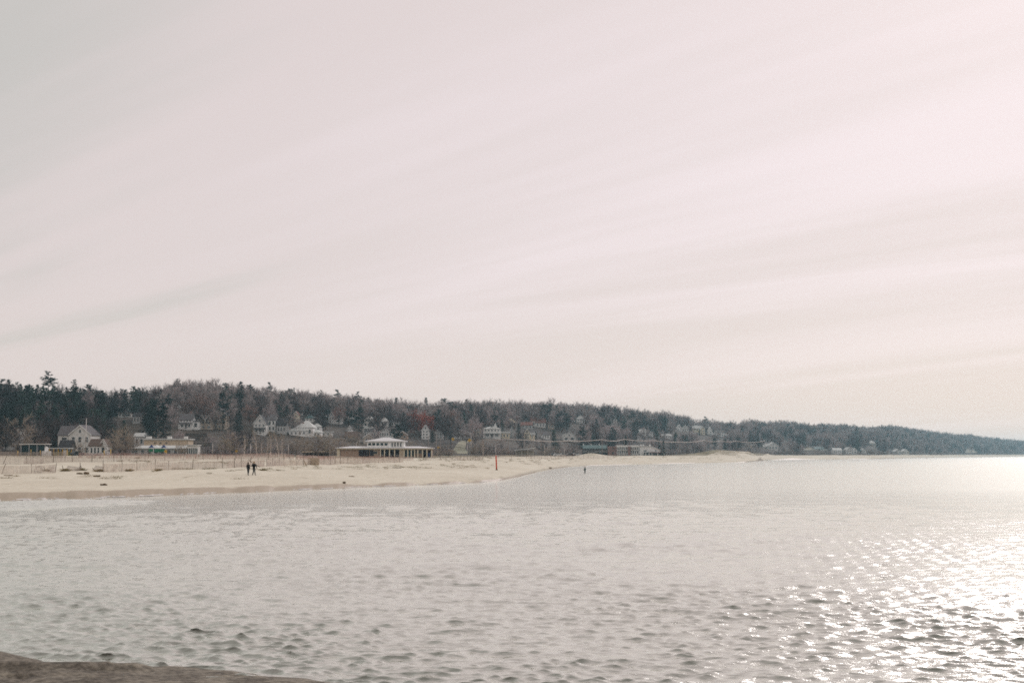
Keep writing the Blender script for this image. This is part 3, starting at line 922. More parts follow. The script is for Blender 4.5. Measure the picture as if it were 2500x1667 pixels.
house('long house with a red brown roof under tall pines', 'the long red roofed house', 1308, 1332, 1044, 1032, 1022, 'side', 'pale', 'roof_red', dp=9, win=(1, 3), wing=(1296, 1309, 1027, 1018, 'side', 7))
house('low house with a dull red roof below the long red roofed house', 'the low dull red roof', 1272, 1300, 1048, 1038, 1031, 'side', 'grey', 'roof_red', dp=9, win=(1, 3))
house('beige house under the tall pines beside the long red roofed house', 'the beige house under pines', 1338, 1353, 1048, 1036, 1030, 'side', 'beige', 'roof_brown', dp=8, win=(1, 2))
house('white house with balcony rail above the long cable', 'the white balcony house', 1322, 1342, 1072, 1062, 1054, 'hip', 'white', 'roof_grey', dp=8, win=(1, 3))
house('grey gambrel roofed house with two bay windows', 'the gambrel roofed house', 1374, 1406, 1078, 1066, 1055, 'gambrel', 'pale', 'roof_light', dp=10, win=(1, 2))
house('pale house tucked under bare trees on the upper slope', 'the pale upper slope house', 1408, 1428, 1034, 1023, 1014, 'hip', 'white', 'roof_light', dp=9, win=(2, 3))
house('white house beside a dark spruce high on the slope', 'the white house by the high spruce', 1498, 1508, 1036, 1027, 1020, 'front', 'white', 'roof_grey', dp=9, win=(2, 1))
house('white house with a tall chimney stack and steep gable', 'the steep gabled white house', 1560, 1577, 1064, 1056, 1048, 'side', 'pale', 'roof_light', dp=9, wing=(1570, 1578, 1054, 1046, 'front', 8), win=(1, 3), chimney=True)
house('small white gabled house beside the steep gabled white house', 'the small white gabled house', 1584, 1594, 1066, 1060, 1053, 'front', 'white', 'roof_grey', dp=9, win=(1, 1))
house('row of white fronts low among trees before the far dune', 'the white fronts low in the trees', 1616, 1640, 1071, 1064, 1060, 'side', 'white', 'roof_light', dp=9, win=(1, 5))
house('white gabled house at the near end of the hilltop row', 'the first hilltop gable', 1653, 1666, 1052, 1045, 1036, 'front', 'white', 'roof_light', dp=10, win=(2, 2))
house('pale house with two gables in the hilltop row', 'the two gabled hilltop house', 1665, 1682, 1053, 1046, 1037, 'front', 'pale', 'roof_teal', dp=10, win=(1, 3))
house('cream hilltop house with long sloping roof beside a spruce', 'the cream hilltop house', 1692, 1712, 1053, 1046, 1039, 'side', 'cream', 'roof_light', dp=10, win=(1, 3))
house('tall cream hilltop house with lit gable', 'the tall cream hilltop house', 1710, 1722, 1061, 1049, 1040, 'front', 'cream', 'roof_light', dp=10, win=(2, 2))
house('steep white house between two dark trunks on the hilltop', 'the steep white hilltop house', 1730, 1740, 1062, 1052, 1042, 'front', 'white', 'roof_light', dp=10, win=(2, 1))
house('square white house at the far end of the hilltop row', 'the square white hilltop house', 1750, 1768, 1066, 1054, 1051, 'flat', 'white', 'roof_light', dp=10, win=(2, 3))
house('pale house with a broad gable at the end of the cable', 'the cable end house', 1876, 1900, 1099, 1088, 1080, 'front', 'pale', 'roof_light', dp=11, win=(1, 3), wing=(1864, 1877, 1090, 1083, 'side', 9))
house('tiny cream hut showing over the dune brush', 'the tiny cream hut', 1826, 1836, 1093, 1087, 1084, 'flat', 'cream', 'roof_light', dp=6, win=(1, 1), cat='hut', name='hut')
house('low teal roofed house under the bare bluff', 'the low teal roofed house', 1990, 2012, 1100, 1096, 1091, 'side', 'pale', 'roof_teal', dp=11, win=(1, 3))
house('white gabled beach house with lawn at the foot of the wood', 'the white gabled beach house', 2035, 2056, 1108, 1099, 1094, 'side', 'white', 'roof_light', dp=12, win=(1, 4))
house('tall pale beach house next along the far shore', 'the tall pale beach house', 2066, 2080, 1109, 1098, 1092, 'front', 'pale', 'roof_light', dp=12, win=(2, 2))
house('small pointed white beach house on the far shore', 'the pointed white beach house', 2083, 2093, 1108, 1100, 1094, 'front', 'white', 'roof_light', dp=12, win=(1, 1))
house('white sliver of a beach house in the far trees', 'the white sliver house', 2106, 2114, 1106, 1099, 1095, 'front', 'white', 'roof_light', dp=12, win=(1, 1))
house('pale hillside house over the far shore', 'the pale far hillside house', 2124, 2138, 1090, 1082, 1075, 'hip', 'beige', 'roof_light', dp=12, win=(1, 2))
house('pair of joined pale houses low on the far shore', 'the joined pale far houses', 2184, 2202, 1108, 1102, 1096, 'front', 'pale', 'roof_light', dp=14, wing=(2204, 2220, 1102, 1096, 'front', 12), win=(1, 2))

# --- bathhouse


def bathhouse():
    Y, base = 486.0, 1118.5
    s = Y / F
    cpx = 940.0
    X = X_at(cpx, Y)
    zb = H1(X, Y)
    t = empty('bathhouse', (X, Y, zb), 'long tan brick bathhouse with white roofs and cream columns', 'building')
    m = lambda p: (p - cpx) * s
    hw = 2.75
    # brick walls between the openings
    MB().box(m(855), 3.0, hw / 2 - 0.25, m(876) - m(829), 6.0, hw + 0.5).build('brick_wall', 'brick', t)
    MB().box(m(826.5), -0.2, hw / 2 - 0.25, m(830) - m(823), 0.6, hw + 0.5).build('end_wall', 'cream', t)
    MB().box(m(914), 3.0, hw / 2 - 0.25, m(926) - m(901), 6.0, hw + 0.5).build('brick_wall', 'brick', t)
    MB().box(m(980), 2.98, hw / 2 - 0.25, m(985) - m(974), 6.0, hw + 0.5).build('brick_wall', 'tan', t)
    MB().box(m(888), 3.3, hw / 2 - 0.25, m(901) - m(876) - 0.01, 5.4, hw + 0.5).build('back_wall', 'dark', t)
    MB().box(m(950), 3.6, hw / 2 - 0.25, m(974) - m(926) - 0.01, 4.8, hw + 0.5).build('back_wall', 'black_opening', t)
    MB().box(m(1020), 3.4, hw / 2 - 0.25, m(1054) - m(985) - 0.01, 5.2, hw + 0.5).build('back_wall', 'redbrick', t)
    MB().box(m(1020), 0.55, 0.5, m(1030) - m(1011), 0.3, 1.5).build('parapet', 'brick', t)
    MB().box(m(939), -0.9, -0.2, m(1062) - m(823), 2.6, 0.5).build('plinth', 'concrete', t)
    for px in (929, 939, 951, 963.5, 986.5, 995.5, 1004, 1012, 1020, 1031.5, 1042, 1053.5):
        MB().box(m(px), -0.35, hw / 2, 0.34, 0.34, hw - 0.01).build('column', 'cream', t)
    for px, w in ((887, 21), (907.5, 9)):
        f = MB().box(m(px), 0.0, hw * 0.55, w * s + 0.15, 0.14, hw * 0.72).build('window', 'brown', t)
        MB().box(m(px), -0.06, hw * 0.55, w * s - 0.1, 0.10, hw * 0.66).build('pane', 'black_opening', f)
    for px in (920,):
        f = MB().box(m(916), -0.03, hw * 0.6, 1.6, 0.12, 1.2).build('window', 'cream', t)
        MB().box(m(916), -0.08, hw * 0.6, 1.4, 0.10, 1.0).build('pane', 'glass', f)
    for px in (991, 999.7, 1008):
        f = MB().box(m(px), 0.7, hw / 2, 0.95, 0.12, hw - 0.2).build('glass_door', 'cream', t)
        MB().box(m(px), 0.62, hw / 2, 0.75, 0.06, hw - 0.5).build('pane', 'glass_teal', f)
    for px, w in ((1015.5, 0.5), (1025, 1.1)):
        f = MB().box(m(px), 0.75, 1.85, w + 0.15, 0.12, 1.1).build('window', 'cream', t)
        MB().box(m(px), 0.68, 1.85, w, 0.06, 0.95).build('pane', 'glass', f)
    for px in (1036.5, 1047.5):
        MB().box(m(px), 0.72, 1.15, 1.05, 0.1, 2.3).build('door', 'black_opening', t)
    # lower roof: wide shallow hip with a cream fascia
    MB().box(m(939), 3.0, hw + 0.17, m(1056) - m(822), 7.8, 0.34).build('fascia', 'cream', t)
    MB().hip(m(1059) - m(818), 8.4, hw + 0.345, hw + 1.05, (m(1059) - m(818)) / 2 - 5.0, 0.6, 0.16, cx=m(938.5), cy=3.0).build('roof', 'roof_white', t)
    # raised middle room with its own hip roof
    z1 = hw + 0.6
    cx = m(941)
    w2 = m(986) - m(896)
    MB().box(cx, 3.2, z1 + 0.95, w2, 5.6, 2.2).build('upper_wall', 'white', t)
    for i, px in enumerate((902, 912, 922, 932, 942, 957, 964, 971, 978)):
        tall = i > 4
        f = MB().box(m(px), 0.38, z1 + (1.15 if not tall else 1.05), (1.1 if not tall else 0.62), 0.1, (0.95 if not tall else 1.5)).build('window', 'white', t)
        MB().box(m(px), 0.33, z1 + (1.15 if not tall else 1.05), (0.95 if not tall else 0.45), 0.06, (0.8 if not tall else 1.35)).build('pane', 'glass_teal' if not tall else 'glass', f)
    MB().hip(w2 + 1.5, 7.4, z1 + 2.06, z1 + 3.5, 0.9, 0.15, 0.2, cx=cx, cy=3.2).build('upper_roof', 'roof_white', t)
    RECTS.append((818, 1060, 1073, 1120, Y, 'the long bathhouse'))
    # terrace furniture: white tables and a blue bin
    for i, (px, lab) in enumerate(((935, 'white table at the bathhouse columns, nearest the brick wall'), (955, 'white table between two bathhouse columns'), (970, 'white table farthest along the bathhouse terrace'))):
        q = empty('terrace_table', (X + m(px), Y - 1.2, zb + 0.05), lab, 'table', 'white tables on the bathhouse terrace')
        MB().tube((0, 0, 0.68), (0, 0, 0.74), 0.55, 0.55, 12).build('table_top', 'white', q)
        MB().tube((0, 0, 0.0), (0, 0, 0.68), 0.06, 0.05, 8).build('leg', 'metal', q)
    q = empty('litter_bin', (X + m(1047.5), Y - 0.6, zb + 0.05), 'upright blue bin in the last bathhouse doorway', 'bin')
    MB().tube((0, 0, 0), (0, 0, 1.2), 0.26, 0.30, 12).build('bin_body', 'blue', q)
    MB().tube((0, 0, 1.2), (0, 0, 1.42), 0.31, 0.12, 12).build('bin_lid', 'blue', q)


bathhouse()


def flat_shelter(name, label, cat, phrase, px0, px1, base, top, Y, tilt=0.0, roof='roof_light', post='cream', wall=None, npost=5, dp=5.0, wall_h=0.8):
    s = Y / F
    X = X_at((px0 + px1) / 2, Y)
    zb = H1(X, Y)
    w = (px1 - px0) * s
    h = CAM_H + (HZ - top) * s - zb
    t = empty(name, (X, Y, zb), label, cat)
    z = h - 0.15
    MB().prism([(-w / 2 - 0.4, z - tilt), (w / 2 + 0.4, z + tilt), (w / 2 + 0.4, z + tilt + 0.28), (-w / 2 - 0.4, z - tilt + 0.28)], -dp / 2, dp / 2).build('roof', roof, t)
    for i in range(npost):
        x = -w / 2 + 0.2 + (w - 0.4) * i / (npost - 1)
        zz = z + tilt * 2 * x / w
        for y in (-dp / 2 + 0.4, dp / 2 - 0.4):
            MB().box(x, y, zz / 2 - 0.15, 0.25, 0.25, zz + 0.28).build('post', post, t)
    if wall:
        MB().box(0, dp / 2 - 0.9, (z - tilt) * wall_h / 2 - 0.1, w - 0.7, 0.2, (z - tilt) * wall_h + 0.2).build('back_wall', wall, t)
    RECTS.append((px0, px1, top, base, Y, phrase))
    return t, w, h


flat_shelter('picnic_shelter', 'long low picnic shelter under bare trees beside the bathhouse', 'shelter', 'the low picnic shelter', 742, 806, 1116, 1102, 500, 0.12, 'tan', 'brown', 'brown', 6)
flat_shelter('park_shelter', 'pale park shelter with a slanted roof behind the orange post', 'shelter', 'the slant roofed shelter', 1258, 1304, 1113, 1096, 560, 0.42, 'roof_light', 'concrete', 'concrete', 4, wall_h=0.93)
t, w, h = flat_shelter('glass_kiosk', 'dark glass fronted kiosk with a pale flat roof rim', 'kiosk', 'the dark glass kiosk', 55, 116, 1110, 1084, 470, 0.0, 'pale', 'metal', 'black_opening', 4, wall_h=0.98)
for i in range(3):
    f = MB().box(-w / 2 + w * (i + 0.5) / 3, -1.9, h * 0.47, w / 3 - 0.35, 0.06, h * 0.86).build('glazing', 'glass_teal', t)
t, w, h = flat_shelter('yellow_kiosk', 'small open kiosk with yellow posts and a thin pale roof', 'kiosk', 'the yellow kiosk', 124, 170, 1110, 1094, 462, 0.0, 'roof_light', 'yellow', 'ygreen', 5, wall_h=0.6)
MB().box(w * 0.36, -1.6, h * 0.38, w * 0.2, 1.0, h * 0.75).build('counter', 'pale', t)


def tan_building():
    Y = 520.0
    s = Y / F
    X = X_at(405, Y)
    zb = H1(X, Y)
    t = empty('flat_roofed_building', (X, Y, zb), 'long tan building with a pale flat roof behind the playground', 'building')
    m = lambda p: (p - 405) * s
    zz = lambda py: CAM_H + (HZ - py) * s - zb
    MB().box(0, 4, zz(1074) / 2 - 0.3, m(460) - m(352), 8, zz(1074) + 0.6).build('wall', 'tan', t)
    MB().box(0, 4, zz(1072.3), m(464) - m(349), 9.2, 0.42).build('roof', 'roof_light', t)
    for px in (378, 391, 406):
        one_window(t, m(px), zz(1081), 0.8, 0.6, -0.01, 'tan')
    for px, hh in ((356, 3.0), (407, 2.4), (447, 2.0)):
        MB().box(m(px), 4, zz(1071) + 0.45, hh * 0.6, 1.2, 0.9).build('roof_unit', 'pale', t)
    RECTS.append((350, 463, 1072, 1110, Y, 'the long tan building'))
    # low building in front with grey roof
    Y2 = 500.0
    s2 = Y2 / F
    X2 = X_at(396, Y2)
    z2 = H1(X2, Y2)
    q = empty('low_pavilion', (X2, Y2, z2), 'low pale pavilion with a shallow grey roof before the tan building', 'building')
    w = (472 - 321) * s2
    e = CAM_H + (HZ - 1095) * s2 - z2
    r_ = CAM_H + (HZ - 1087) * s2 - z2
    MB().box(0, 3, e / 2 - 0.2, w, 6, e + 0.4).build('wall', 'grey', q)
    MB().hip(w + 1.2, 7.4, e + 0.01, r_, w / 2 - 3, 0.2, 0.15, cy=3).build('roof', 'roof_light', q)
    windows(q, -w / 2 + 0.5, w / 2 - 0.5, 0.2, e, 0.0, 1, 9, 'white', 'glass', 0.6, 0.6)
    RECTS.append((320, 472, 1087, 1110, Y2, 'the low pavilion'))
    # glazed pavilion at the end
    Y3 = 490.0
    s3 = Y3 / F
    X3 = X_at(469, Y3)
    z3 = H1(X3, Y3)
    g = empty('glazed_pavilion', (X3, Y3, z3), 'square glazed pavilion with a pale roof beside the bent tree', 'building')
    w = 27 * s3
    hh = CAM_H + (HZ - 1086) * s3 - z3
    MB().box(0, 2.5, hh / 2 - 0.2, w - 0.4, 4.6, hh + 0.2).build('wall', 'pale', g)
    MB().box(0, 2.4, hh - 0.05, w + 0.3, 5.6, 0.3).build('roof', 'roof_light', g)
    MB().box(0, 0.12, hh * 0.84, w - 0.2, 0.14, hh * 0.2).build('fascia', 'white', g)
    for i in range(6):
        f = MB().box(-w / 2 + w * (i + 0.5) / 6, 0.16, hh * 0.42, w / 6 - 0.08, 0.1, hh * 0.6).build('window', 'white', g)
        MB().box(-w / 2 + w * (i + 0.5) / 6, 0.10, hh * 0.42, w / 6 - 0.28, 0.06, hh * 0.52).build('pane', 'glass_teal', f)
    RECTS.append((455, 483, 1085, 1110, Y3, 'the glazed pavilion'))


tan_building()


def playground():
    Y = 468.0
    s = Y / F
    X = X_at(389, Y)
    zb = H1(X, Y)
    t = empty('playground_frame', (X, Y, zb), 'playground climbing frame with blue pointed roofs and green panels', 'playground')
    m = lambda p: (p - 389) * s
    zz = lambda py: CAM_H + (HZ - py) * s - zb
    for px, mr in ((370, 'blue'), (400, 'blue')):
        cx = m(px)
        MB().add([(cx - 0.85, -0.85, zz(1092.5)), (cx + 0.85, -0.85, zz(1092.5)), (cx + 0.85, 0.85, zz(1092.5)), (cx - 0.85, 0.85, zz(1092.5)), (cx, 0, zz(1085))], [(3, 2, 1, 0), (0, 1, 4), (1, 2, 4), (2, 3, 4), (3, 0, 4)]).build('tower_roof', mr, t)
        for dx in (-0.7, 0.7):
            for dy in (-0.7, 0.7):
                MB().tube((cx + dx, dy, -0.3), (cx + dx, dy, zz(1092)), 0.07, 0.07, 6).build('post', 'white' if dx > 0 else 'green', t)
        MB().box(cx, 0, zz(1102), 1.5, 1.5, 0.12).build('deck', 'green', t)
        MB().box(cx, -0.72, zz(1099), 1.3, 0.06, 0.75).build('side_panel', 'green', t)
    MB().box(m(385), -0.2, zz(1099.5), m(393.5) - m(376), 0.12, 1.1).build('bridge_panel', 'green', t)
    MB().box(m(385), 0.3, zz(1102.5), m(394) - m(376), 0.9, 0.1).build('bridge', 'green', t)
    b = MB()
    b.prism([(m(382), zz(1086)), (m(388), zz(1091.5)), (m(388), zz(1092)), (m(382), zz(1086.6))], -0.6, 0.6)
    b.build('canopy', 'white', t)
    b = MB().prism([(m(402), zz(1100)), (m(409), zz(1106)), (m(409), zz(1107)), (m(402), zz(1101))], -1.4, -0.9)
    b.build('slide', 'yellow', t)
    MB().tube((m(405.5), -0.6, zz(1098)), (m(405.5), -0.6, zz(1105)), 0.4, 0.4, 10).build('tube_tunnel', 'yellow', t)
    RECTS.append((365, 410, 1085, 1107, Y, 'the playground'))


playground()


def motel():
    Y = 760.0
    s = Y / F
    X = X_at(1520, Y)
    zb = H1(X, Y)
    m = lambda p: (p - 1520) * s
    zz = lambda py: CAM_H + (HZ - py) * s - zb
    G = 'blocks of the beach motel'
    # dark wing with teal roof
    t = empty('motel_wing', (X + m(1455), Y + 5, zb), 'dark motel wing with a teal roof and pale balcony rail', 'building', G)
    w = (1484 - 1425) * s
    MB().box(0, 5, zz(1094) / 2 - 0.3, w, 8, zz(1094) + 0.6).build('wall', 'dark', t)
    MB().prism([(0.2, zz(1095)), (5, zz(1087)), (9.8, zz(1095)), (9.8, zz(1095) + 0.2), (5, zz(1087) + 0.25), (0.2, zz(1095) + 0.2)], -w / 2 - 0.3, w / 2 + 0.0, 'x').build('roof', 'roof_teal', t)
    MB().box(0, 0.4, zz(1102.5), w, 1.2, 0.2).build('balcony_slab', 'pale', t)
    for i in range(9):
        f = MB().box(-w / 2 + w * (i + 0.5) / 9, 0.96, zz(1098.5), w / 9 * 0.55, 0.08, 1.35).build('window', 'pale', t)
        MB().box(-w / 2 + w * (i + 0.5) / 9, 0.92, zz(1098.5), w / 9 * 0.42, 0.06, 1.2).build('pane', 'glass', f)
    for px in (1427, 1446, 1466):
        MB().box(m(px) - m(1455), 5.0, zz(1085.5), 0.5, 0.5, 1.0).build('vent', 'white', t)
    # brick stair block
    q = empty('stair_block', (X + m(1496.5), Y + 5, zb), 'red brick stair block between the dark and white motel wings', 'building', G)
    w = (1508 - 1485) * s
    MB().box(0, 3, zz(1089) / 2 - 0.3, w, 8, zz(1089) + 0.6).build('wall', 'redbrick', q)
    MB().tube((0.3, -1.03, zz(1094.5)), (0.3, -0.9, zz(1094.5)), 0.5, 0.5, 12).build('round_window', 'glass', q)
    MB().box(0.3, -1.02, zz(1106), 0.9, 0.08, 1.3).build('window', 'glass', q)
    # white balconied wing
    g = empty('motel_wing', (X + m(1534), Y + 2, zb), 'white two storey motel wing with rows of balconies', 'building', G)
    w = (1560 - 1507) * s
    MB().box(0, 5.6, zz(1091) / 2 - 0.3, w, 8, zz(1091) + 0.6).build('wall', 'white', g)
    MB().box(0, 5.0, zz(1089), w + 0.4, 9.6, 0.9).build('fascia', 'white', g)
    MB().box(0, 5.0, zz(1086.6), w + 0.6, 9.9, 0.14).build('roof', 'roof_white', g)
    for k, (pa, pb) in enumerate(((1098.5, 1091.5), (1109.5, 1099.5))):
        MB().box(0, 0.95, zz(pa), w, 1.4, 0.22).build('balcony_slab', 'white', g)
        MB().box(0, 0.32, zz(pa) + 0.95, w, 0.08, 0.12).build('balcony_rail', 'white', g)
        n = 10
        for i in range(n):
            x = -w / 2 + w * (i + 0.5) / n
            f = MB().box(x, 1.56, (zz(pa) + zz(pb)) / 2 + 0.1, w / n * 0.72, 0.08, (zz(pb) - zz(pa)) * 0.8).build('window', 'white', g)
            MB().box(x, 1.50, (zz(pa) + zz(pb)) / 2 + 0.1, w / n * 0.45, 0.06, (zz(pb) - zz(pa)) * 0.62).build('pane', 'glass', f)
        for i in range(n + 1):
            MB().box(-w / 2 + 0.1 + (w - 0.2) * i / n, 0.9, (zz(pa) + zz(pb)) / 2 + 0.1, 0.16, 1.2, zz(pb) - zz(pa) - 0.25).build('divider', 'white', g)
    MB().box(m(1537) - m(1534), 0.5, zz(1101) / 2 + 1.0, 1.3, 1.8, zz(1089) + 0.6).build('stair_shaft', 'redbrick', g)
    # office with sloped roof
    h = empty('motel_office', (X + m(1588), Y + 2, zb), 'white motel office with sloped pale roof and a low canopy', 'building', G)
    w = (1612 - 1562) * s
    MB().prism([(-w / 2, -0.6), (w / 2, -0.6), (w / 2, zz(1098)), (w * 0.1, zz(1090)), (-w / 2, zz(1089))], 3, 10).build('wall', 'white', h)
    MB().prism([(w / 2 + 0.4, zz(1098.6)), (w * 0.1, zz(1090) + 0.03), (-w / 2 - 0.2, zz(1089) + 0.03), (-w / 2 - 0.2, zz(1087.5)), (w * 0.1, zz(1088.6)), (w / 2 + 0.4, zz(1097.4))], 2.5, 10.5).build('roof', 'roof_light', h)
    one_window(h, m(1577) - m(1588), zz(1100), 1.8, 0.9, 3.0)
    one_window(h, m(1603) - m(1588), zz(1099.5), 0.8, 0.9, 3.0)
    MB().box(m(1606) - m(1588), 0.5, zz(1104.3), 38 * s, 3.4, 0.4).build('canopy', 'roof_red', h)
    MB().box(m(1600) - m(1588), 2.2, zz(1108), 52 * s, 1.2, zz(1105) * 0.55 + 1.0).build('lower_wall', 'glass', h)
    for px in (1577, 1585, 1592, 1606, 1621):
        MB().box(m(px) - m(1588), -0.9, zz(1105) / 2, 0.3, 0.3, zz(1105)).build('post', 'white', h)
    for px in (1568, 1574, 1590):
        MB().box(m(px) - m(1588), 6.0, zz(1087), 0.7, 0.8, 1.1).build('vent', 'white', h)
    RECTS.append((1425, 1484, 1086, 1112, Y, 'the dark motel wing'))
    RECTS.append((1485, 1508, 1088, 1112, Y, 'the brick stair block'))
    RECTS.append((1508, 1562, 1085, 1112, Y, 'the white motel wing'))
    RECTS.append((1562, 1626, 1086, 1112, Y, 'the motel office'))


motel()

# --- terraced bank with stone walls below the white porch house
for i, (px0, px1, base, hh) in enumerate(((450, 505, 1066, 1.5), (452, 512, 1076, 1.3), (458, 516, 1088, 1.3))):
    _, Yw, _ = hit((px0 + px1) / 2, base, 400)
    a, b = X_at(px0, Yw), X_at(px1, Yw)
    lab = ('dark retaining wall just below the white porch house', 'middle retaining wall of the terraced bank', 'lowest retaining wall of the terraced bank')[i]
    t = tag(MB().box((a + b) / 2, Yw, H1((a + b) / 2, Yw) + hh / 2 - 0.6, b - a, 0.5, hh + 1.2).build('retaining_wall', 'stone'), lab, 'wall', 'retaining walls on the terraced bank')

RECTS.append((448, 518, 1054, 1100, 545.0, 'the terraced bank'))
# --- road climbing the slope and lawn
def ribbon(name, pts, w, m, label, lift=0.06):
    V, Q = [], []
    P = [hit(px, py, 420) for px, py in pts]
    P = [np.array(p) for p in P]
    fine = []
    for a, b in zip(P[:-1], P[1:]):
        for k in range(10):
            fine.append(a + (b - a) * k / 10)
    fine.append(P[-1])
    for i, p in enumerate(fine):
        d = fine[min(i + 1, len(fine) - 1)] - fine[max(i - 1, 0)]
        n = np.array([d[1], -d[0]]) / max(np.hypot(d[0], d[1]), 1e-6)
        for k in range(5):
            q = p[:2] + n * w * (k / 4 - 0.5)
            V.append((q[0], q[1], H1(q[0], q[1]) + lift))
    for i in range(len(fine) - 1):
        for k in range(4):
            Q.append((i * 5 + k, i * 5 + k + 1, i * 5 + k + 6, i * 5 + k + 5))
    b = MB().add(V, Q)
    return tag(b.build(name, m), label, kind='structure')


ROAD = mat('asphalt', (0.11, 0.105, 0.10), 0.9, 0.15, 1.0)
LAWN = mat('winter_lawn', (0.25, 0.24, 0.17), 0.95, 0.25, 0.3, (0.34, 0.32, 0.235), 0.05)
def lawn():
    V, Q = [], []
    rows_ = [(1108, 1098, 1146), (1104, 1102, 1143), (1099, 1106, 1138), (1094, 1110, 1136), (1089, 1113, 1137), (1084, 1116, 1140), (1080, 1120, 1143), (1077, 1126, 1144)]
    n = 10
    for i, (py, a, b_) in enumerate(rows_):
        for k in range(n):
            x, y, z = hit(a + (b_ - a) * k / (n - 1) + 1.5 * float(VN1(i * 1.7, k * 0.9)), py, 420)
            V.append((x, y, z + 0.12))
    for i in range(len(rows_) - 1):
        for k in range(n - 1):
            Q.append((i * n + k, i * n + k + 1, (i + 1) * n + k + 1, (i + 1) * n + k))
    tag(MB().add(V, Q).build('lawn', LAWN, None, True), 'pale winter lawn on the slope beside the road', kind='structure')


lawn()

SCAR = mat('bare_bluff_sand', (0.42, 0.39, 0.32), 0.95, 0.2, 0.12, (0.24, 0.22, 0.17), 0.05)


def bluff(rows_, label, phrase):
    V, Q, n = [], [], 12
    for i, (py, a, b_) in enumerate(rows_):
        for k in range(n):
            x, y, z = hit(a + (b_ - a) * k / (n - 1) + 2.0 * float(VN1(i * 1.7 + a, k * 0.9)), py, 700)
            V.append((x, y, z + 0.5))
    for i in range(len(rows_) - 1):
        for k in range(n - 1):
            Q.append((i * n + k, i * n + k + 1, (i + 1) * n + k + 1, (i + 1) * n + k))
    tag(MB().add(V, Q).build('bluff', SCAR, None, True), label, kind='structure')
    py, a, b_ = rows_[1]
    RECTS.append((a + (b_ - a) * 0.3, b_ - (b_ - a) * 0.25, py - 4, py + 3, hit((a + b_) / 2, py, 700)[1], phrase))


bluff([(1100, 1940, 2024), (1096, 1952, 2006), (1092, 1966, 1988)], 'pale bare bank at the foot of the far wooded shore', 'the bare bank')
bluff([(1106, 2345, 2400), (1101, 2350, 2385), (1097, 2358, 2372)], 'pale sand slide at the far end of the shore', 'the far sand slide')
ribbon('road', ((1085, 1070), (1120, 1073), (1160, 1071), (1230, 1073), (1300, 1077)), 6, ROAD, 'grey road crossing the slope below the houses', 0.16)

# ------------------------------------------------------------------ street furniture


def ground_at(px, Y):
    X = X_at(px, Y)
    return X, H1(X, Y)


def z_of(py, Y):
    return CAM_H + (HZ - py) * Y / F


def street_lamp(px, top, Y, side, label):
    X, z = ground_at(px, Y)
    t = empty('street_lamp', (X, Y, z), label, 'street lamp', 'street lamps behind the beach')
    h = z_of(top, Y) - z
    MB().tube((0, 0, -0.3), (0, 0, h - 0.9), 0.12, 0.075, 8).build('pole', 'polepaint', t, True)
    b = MB()
    pts = [(side * 1.9 * (1 - math.cos(a)) * 0.75, 0, h - 0.9 + 0.85 * math.sin(a)) for a in np.linspace(0, math.pi / 2, 6)]
    for p, q in zip(pts[:-1], pts[1:]):
        b.tube(p, q, 0.055, 0.055, 6)
    b.build('arm', 'polepaint', t, True)
    e = pts[-1]
    MB().box(e[0] + side * 0.3, 0, e[2] - 0.03, 0.75, 0.3, 0.16).build('lamp_head', 'metal', t)


for px, top, Y, sd, lab in (
    (519, 1075, 470, 1, 'white street lamp beside the terraced bank'),
    (611, 1077, 480, 1, 'street lamp under the tall birches'),
    (704, 1079, 480, 1, 'street lamp standing alone between birches and bare trees'),
    (870, 1076, 520, 1, 'street lamp rising behind the bathhouse roof'),
    (1150, 1055, 640, -1, 'tall street lamp beside the white columned house'),
    (1141, 1080, 600, 1, 'low street lamp beside the winter lawn'),
    (1210, 1083, 560, 1, 'street lamp directly behind the orange post'),
    (1330, 1083, 640, -1, 'street lamp between the slant roofed shelter and the parked cars'),
    (1378, 1090, 650, -1, 'street lamp standing among the parked cars'),
    (612.5, 1085, 530, 1, 'short street lamp half hidden behind the birches'),
):
    street_lamp(px, top, Y, sd, lab)


def pole(name, px, top, Y, label, cat, group, m='wood', r=0.16, arms=1):
    X, z = ground_at(px, Y)
    t = empty(name, (X, Y, z), label, cat, group)
    h = z_of(top, Y) - z
    MB().tube((0, 0, -0.4), (0, 0, h), r, r * 0.7, 8).build('pole', m, t, True)
    for k in range(arms):
        MB().box(0, 0, h - 0.35 - 0.8 * k, 2.0, 0.12, 0.14).build('crossarm', m, t)
    return X, Y, z + h


pole_specs = [
    (1065.5, 1062, 640, 'utility pole beside the dark gabled house'), (1075.5, 1070, 600, 'thin utility pole in the bathhouse car park'),
    (1046, 1064, 600, 'utility pole under the russet oak'), (1156.5, 1034, 720, 'tall utility pole before the pink walled house'),
    (878, 1056, 600, 'utility pole behind the bathhouse roof'), (1178, 1070, 640, 'leaning pale utility pole near the winter lawn'),
]
for px, top, Y, lab in pole_specs:
    pole('utility_pole', px, top, Y, lab, 'utility pole', 'utility poles in the town', r=0.15)

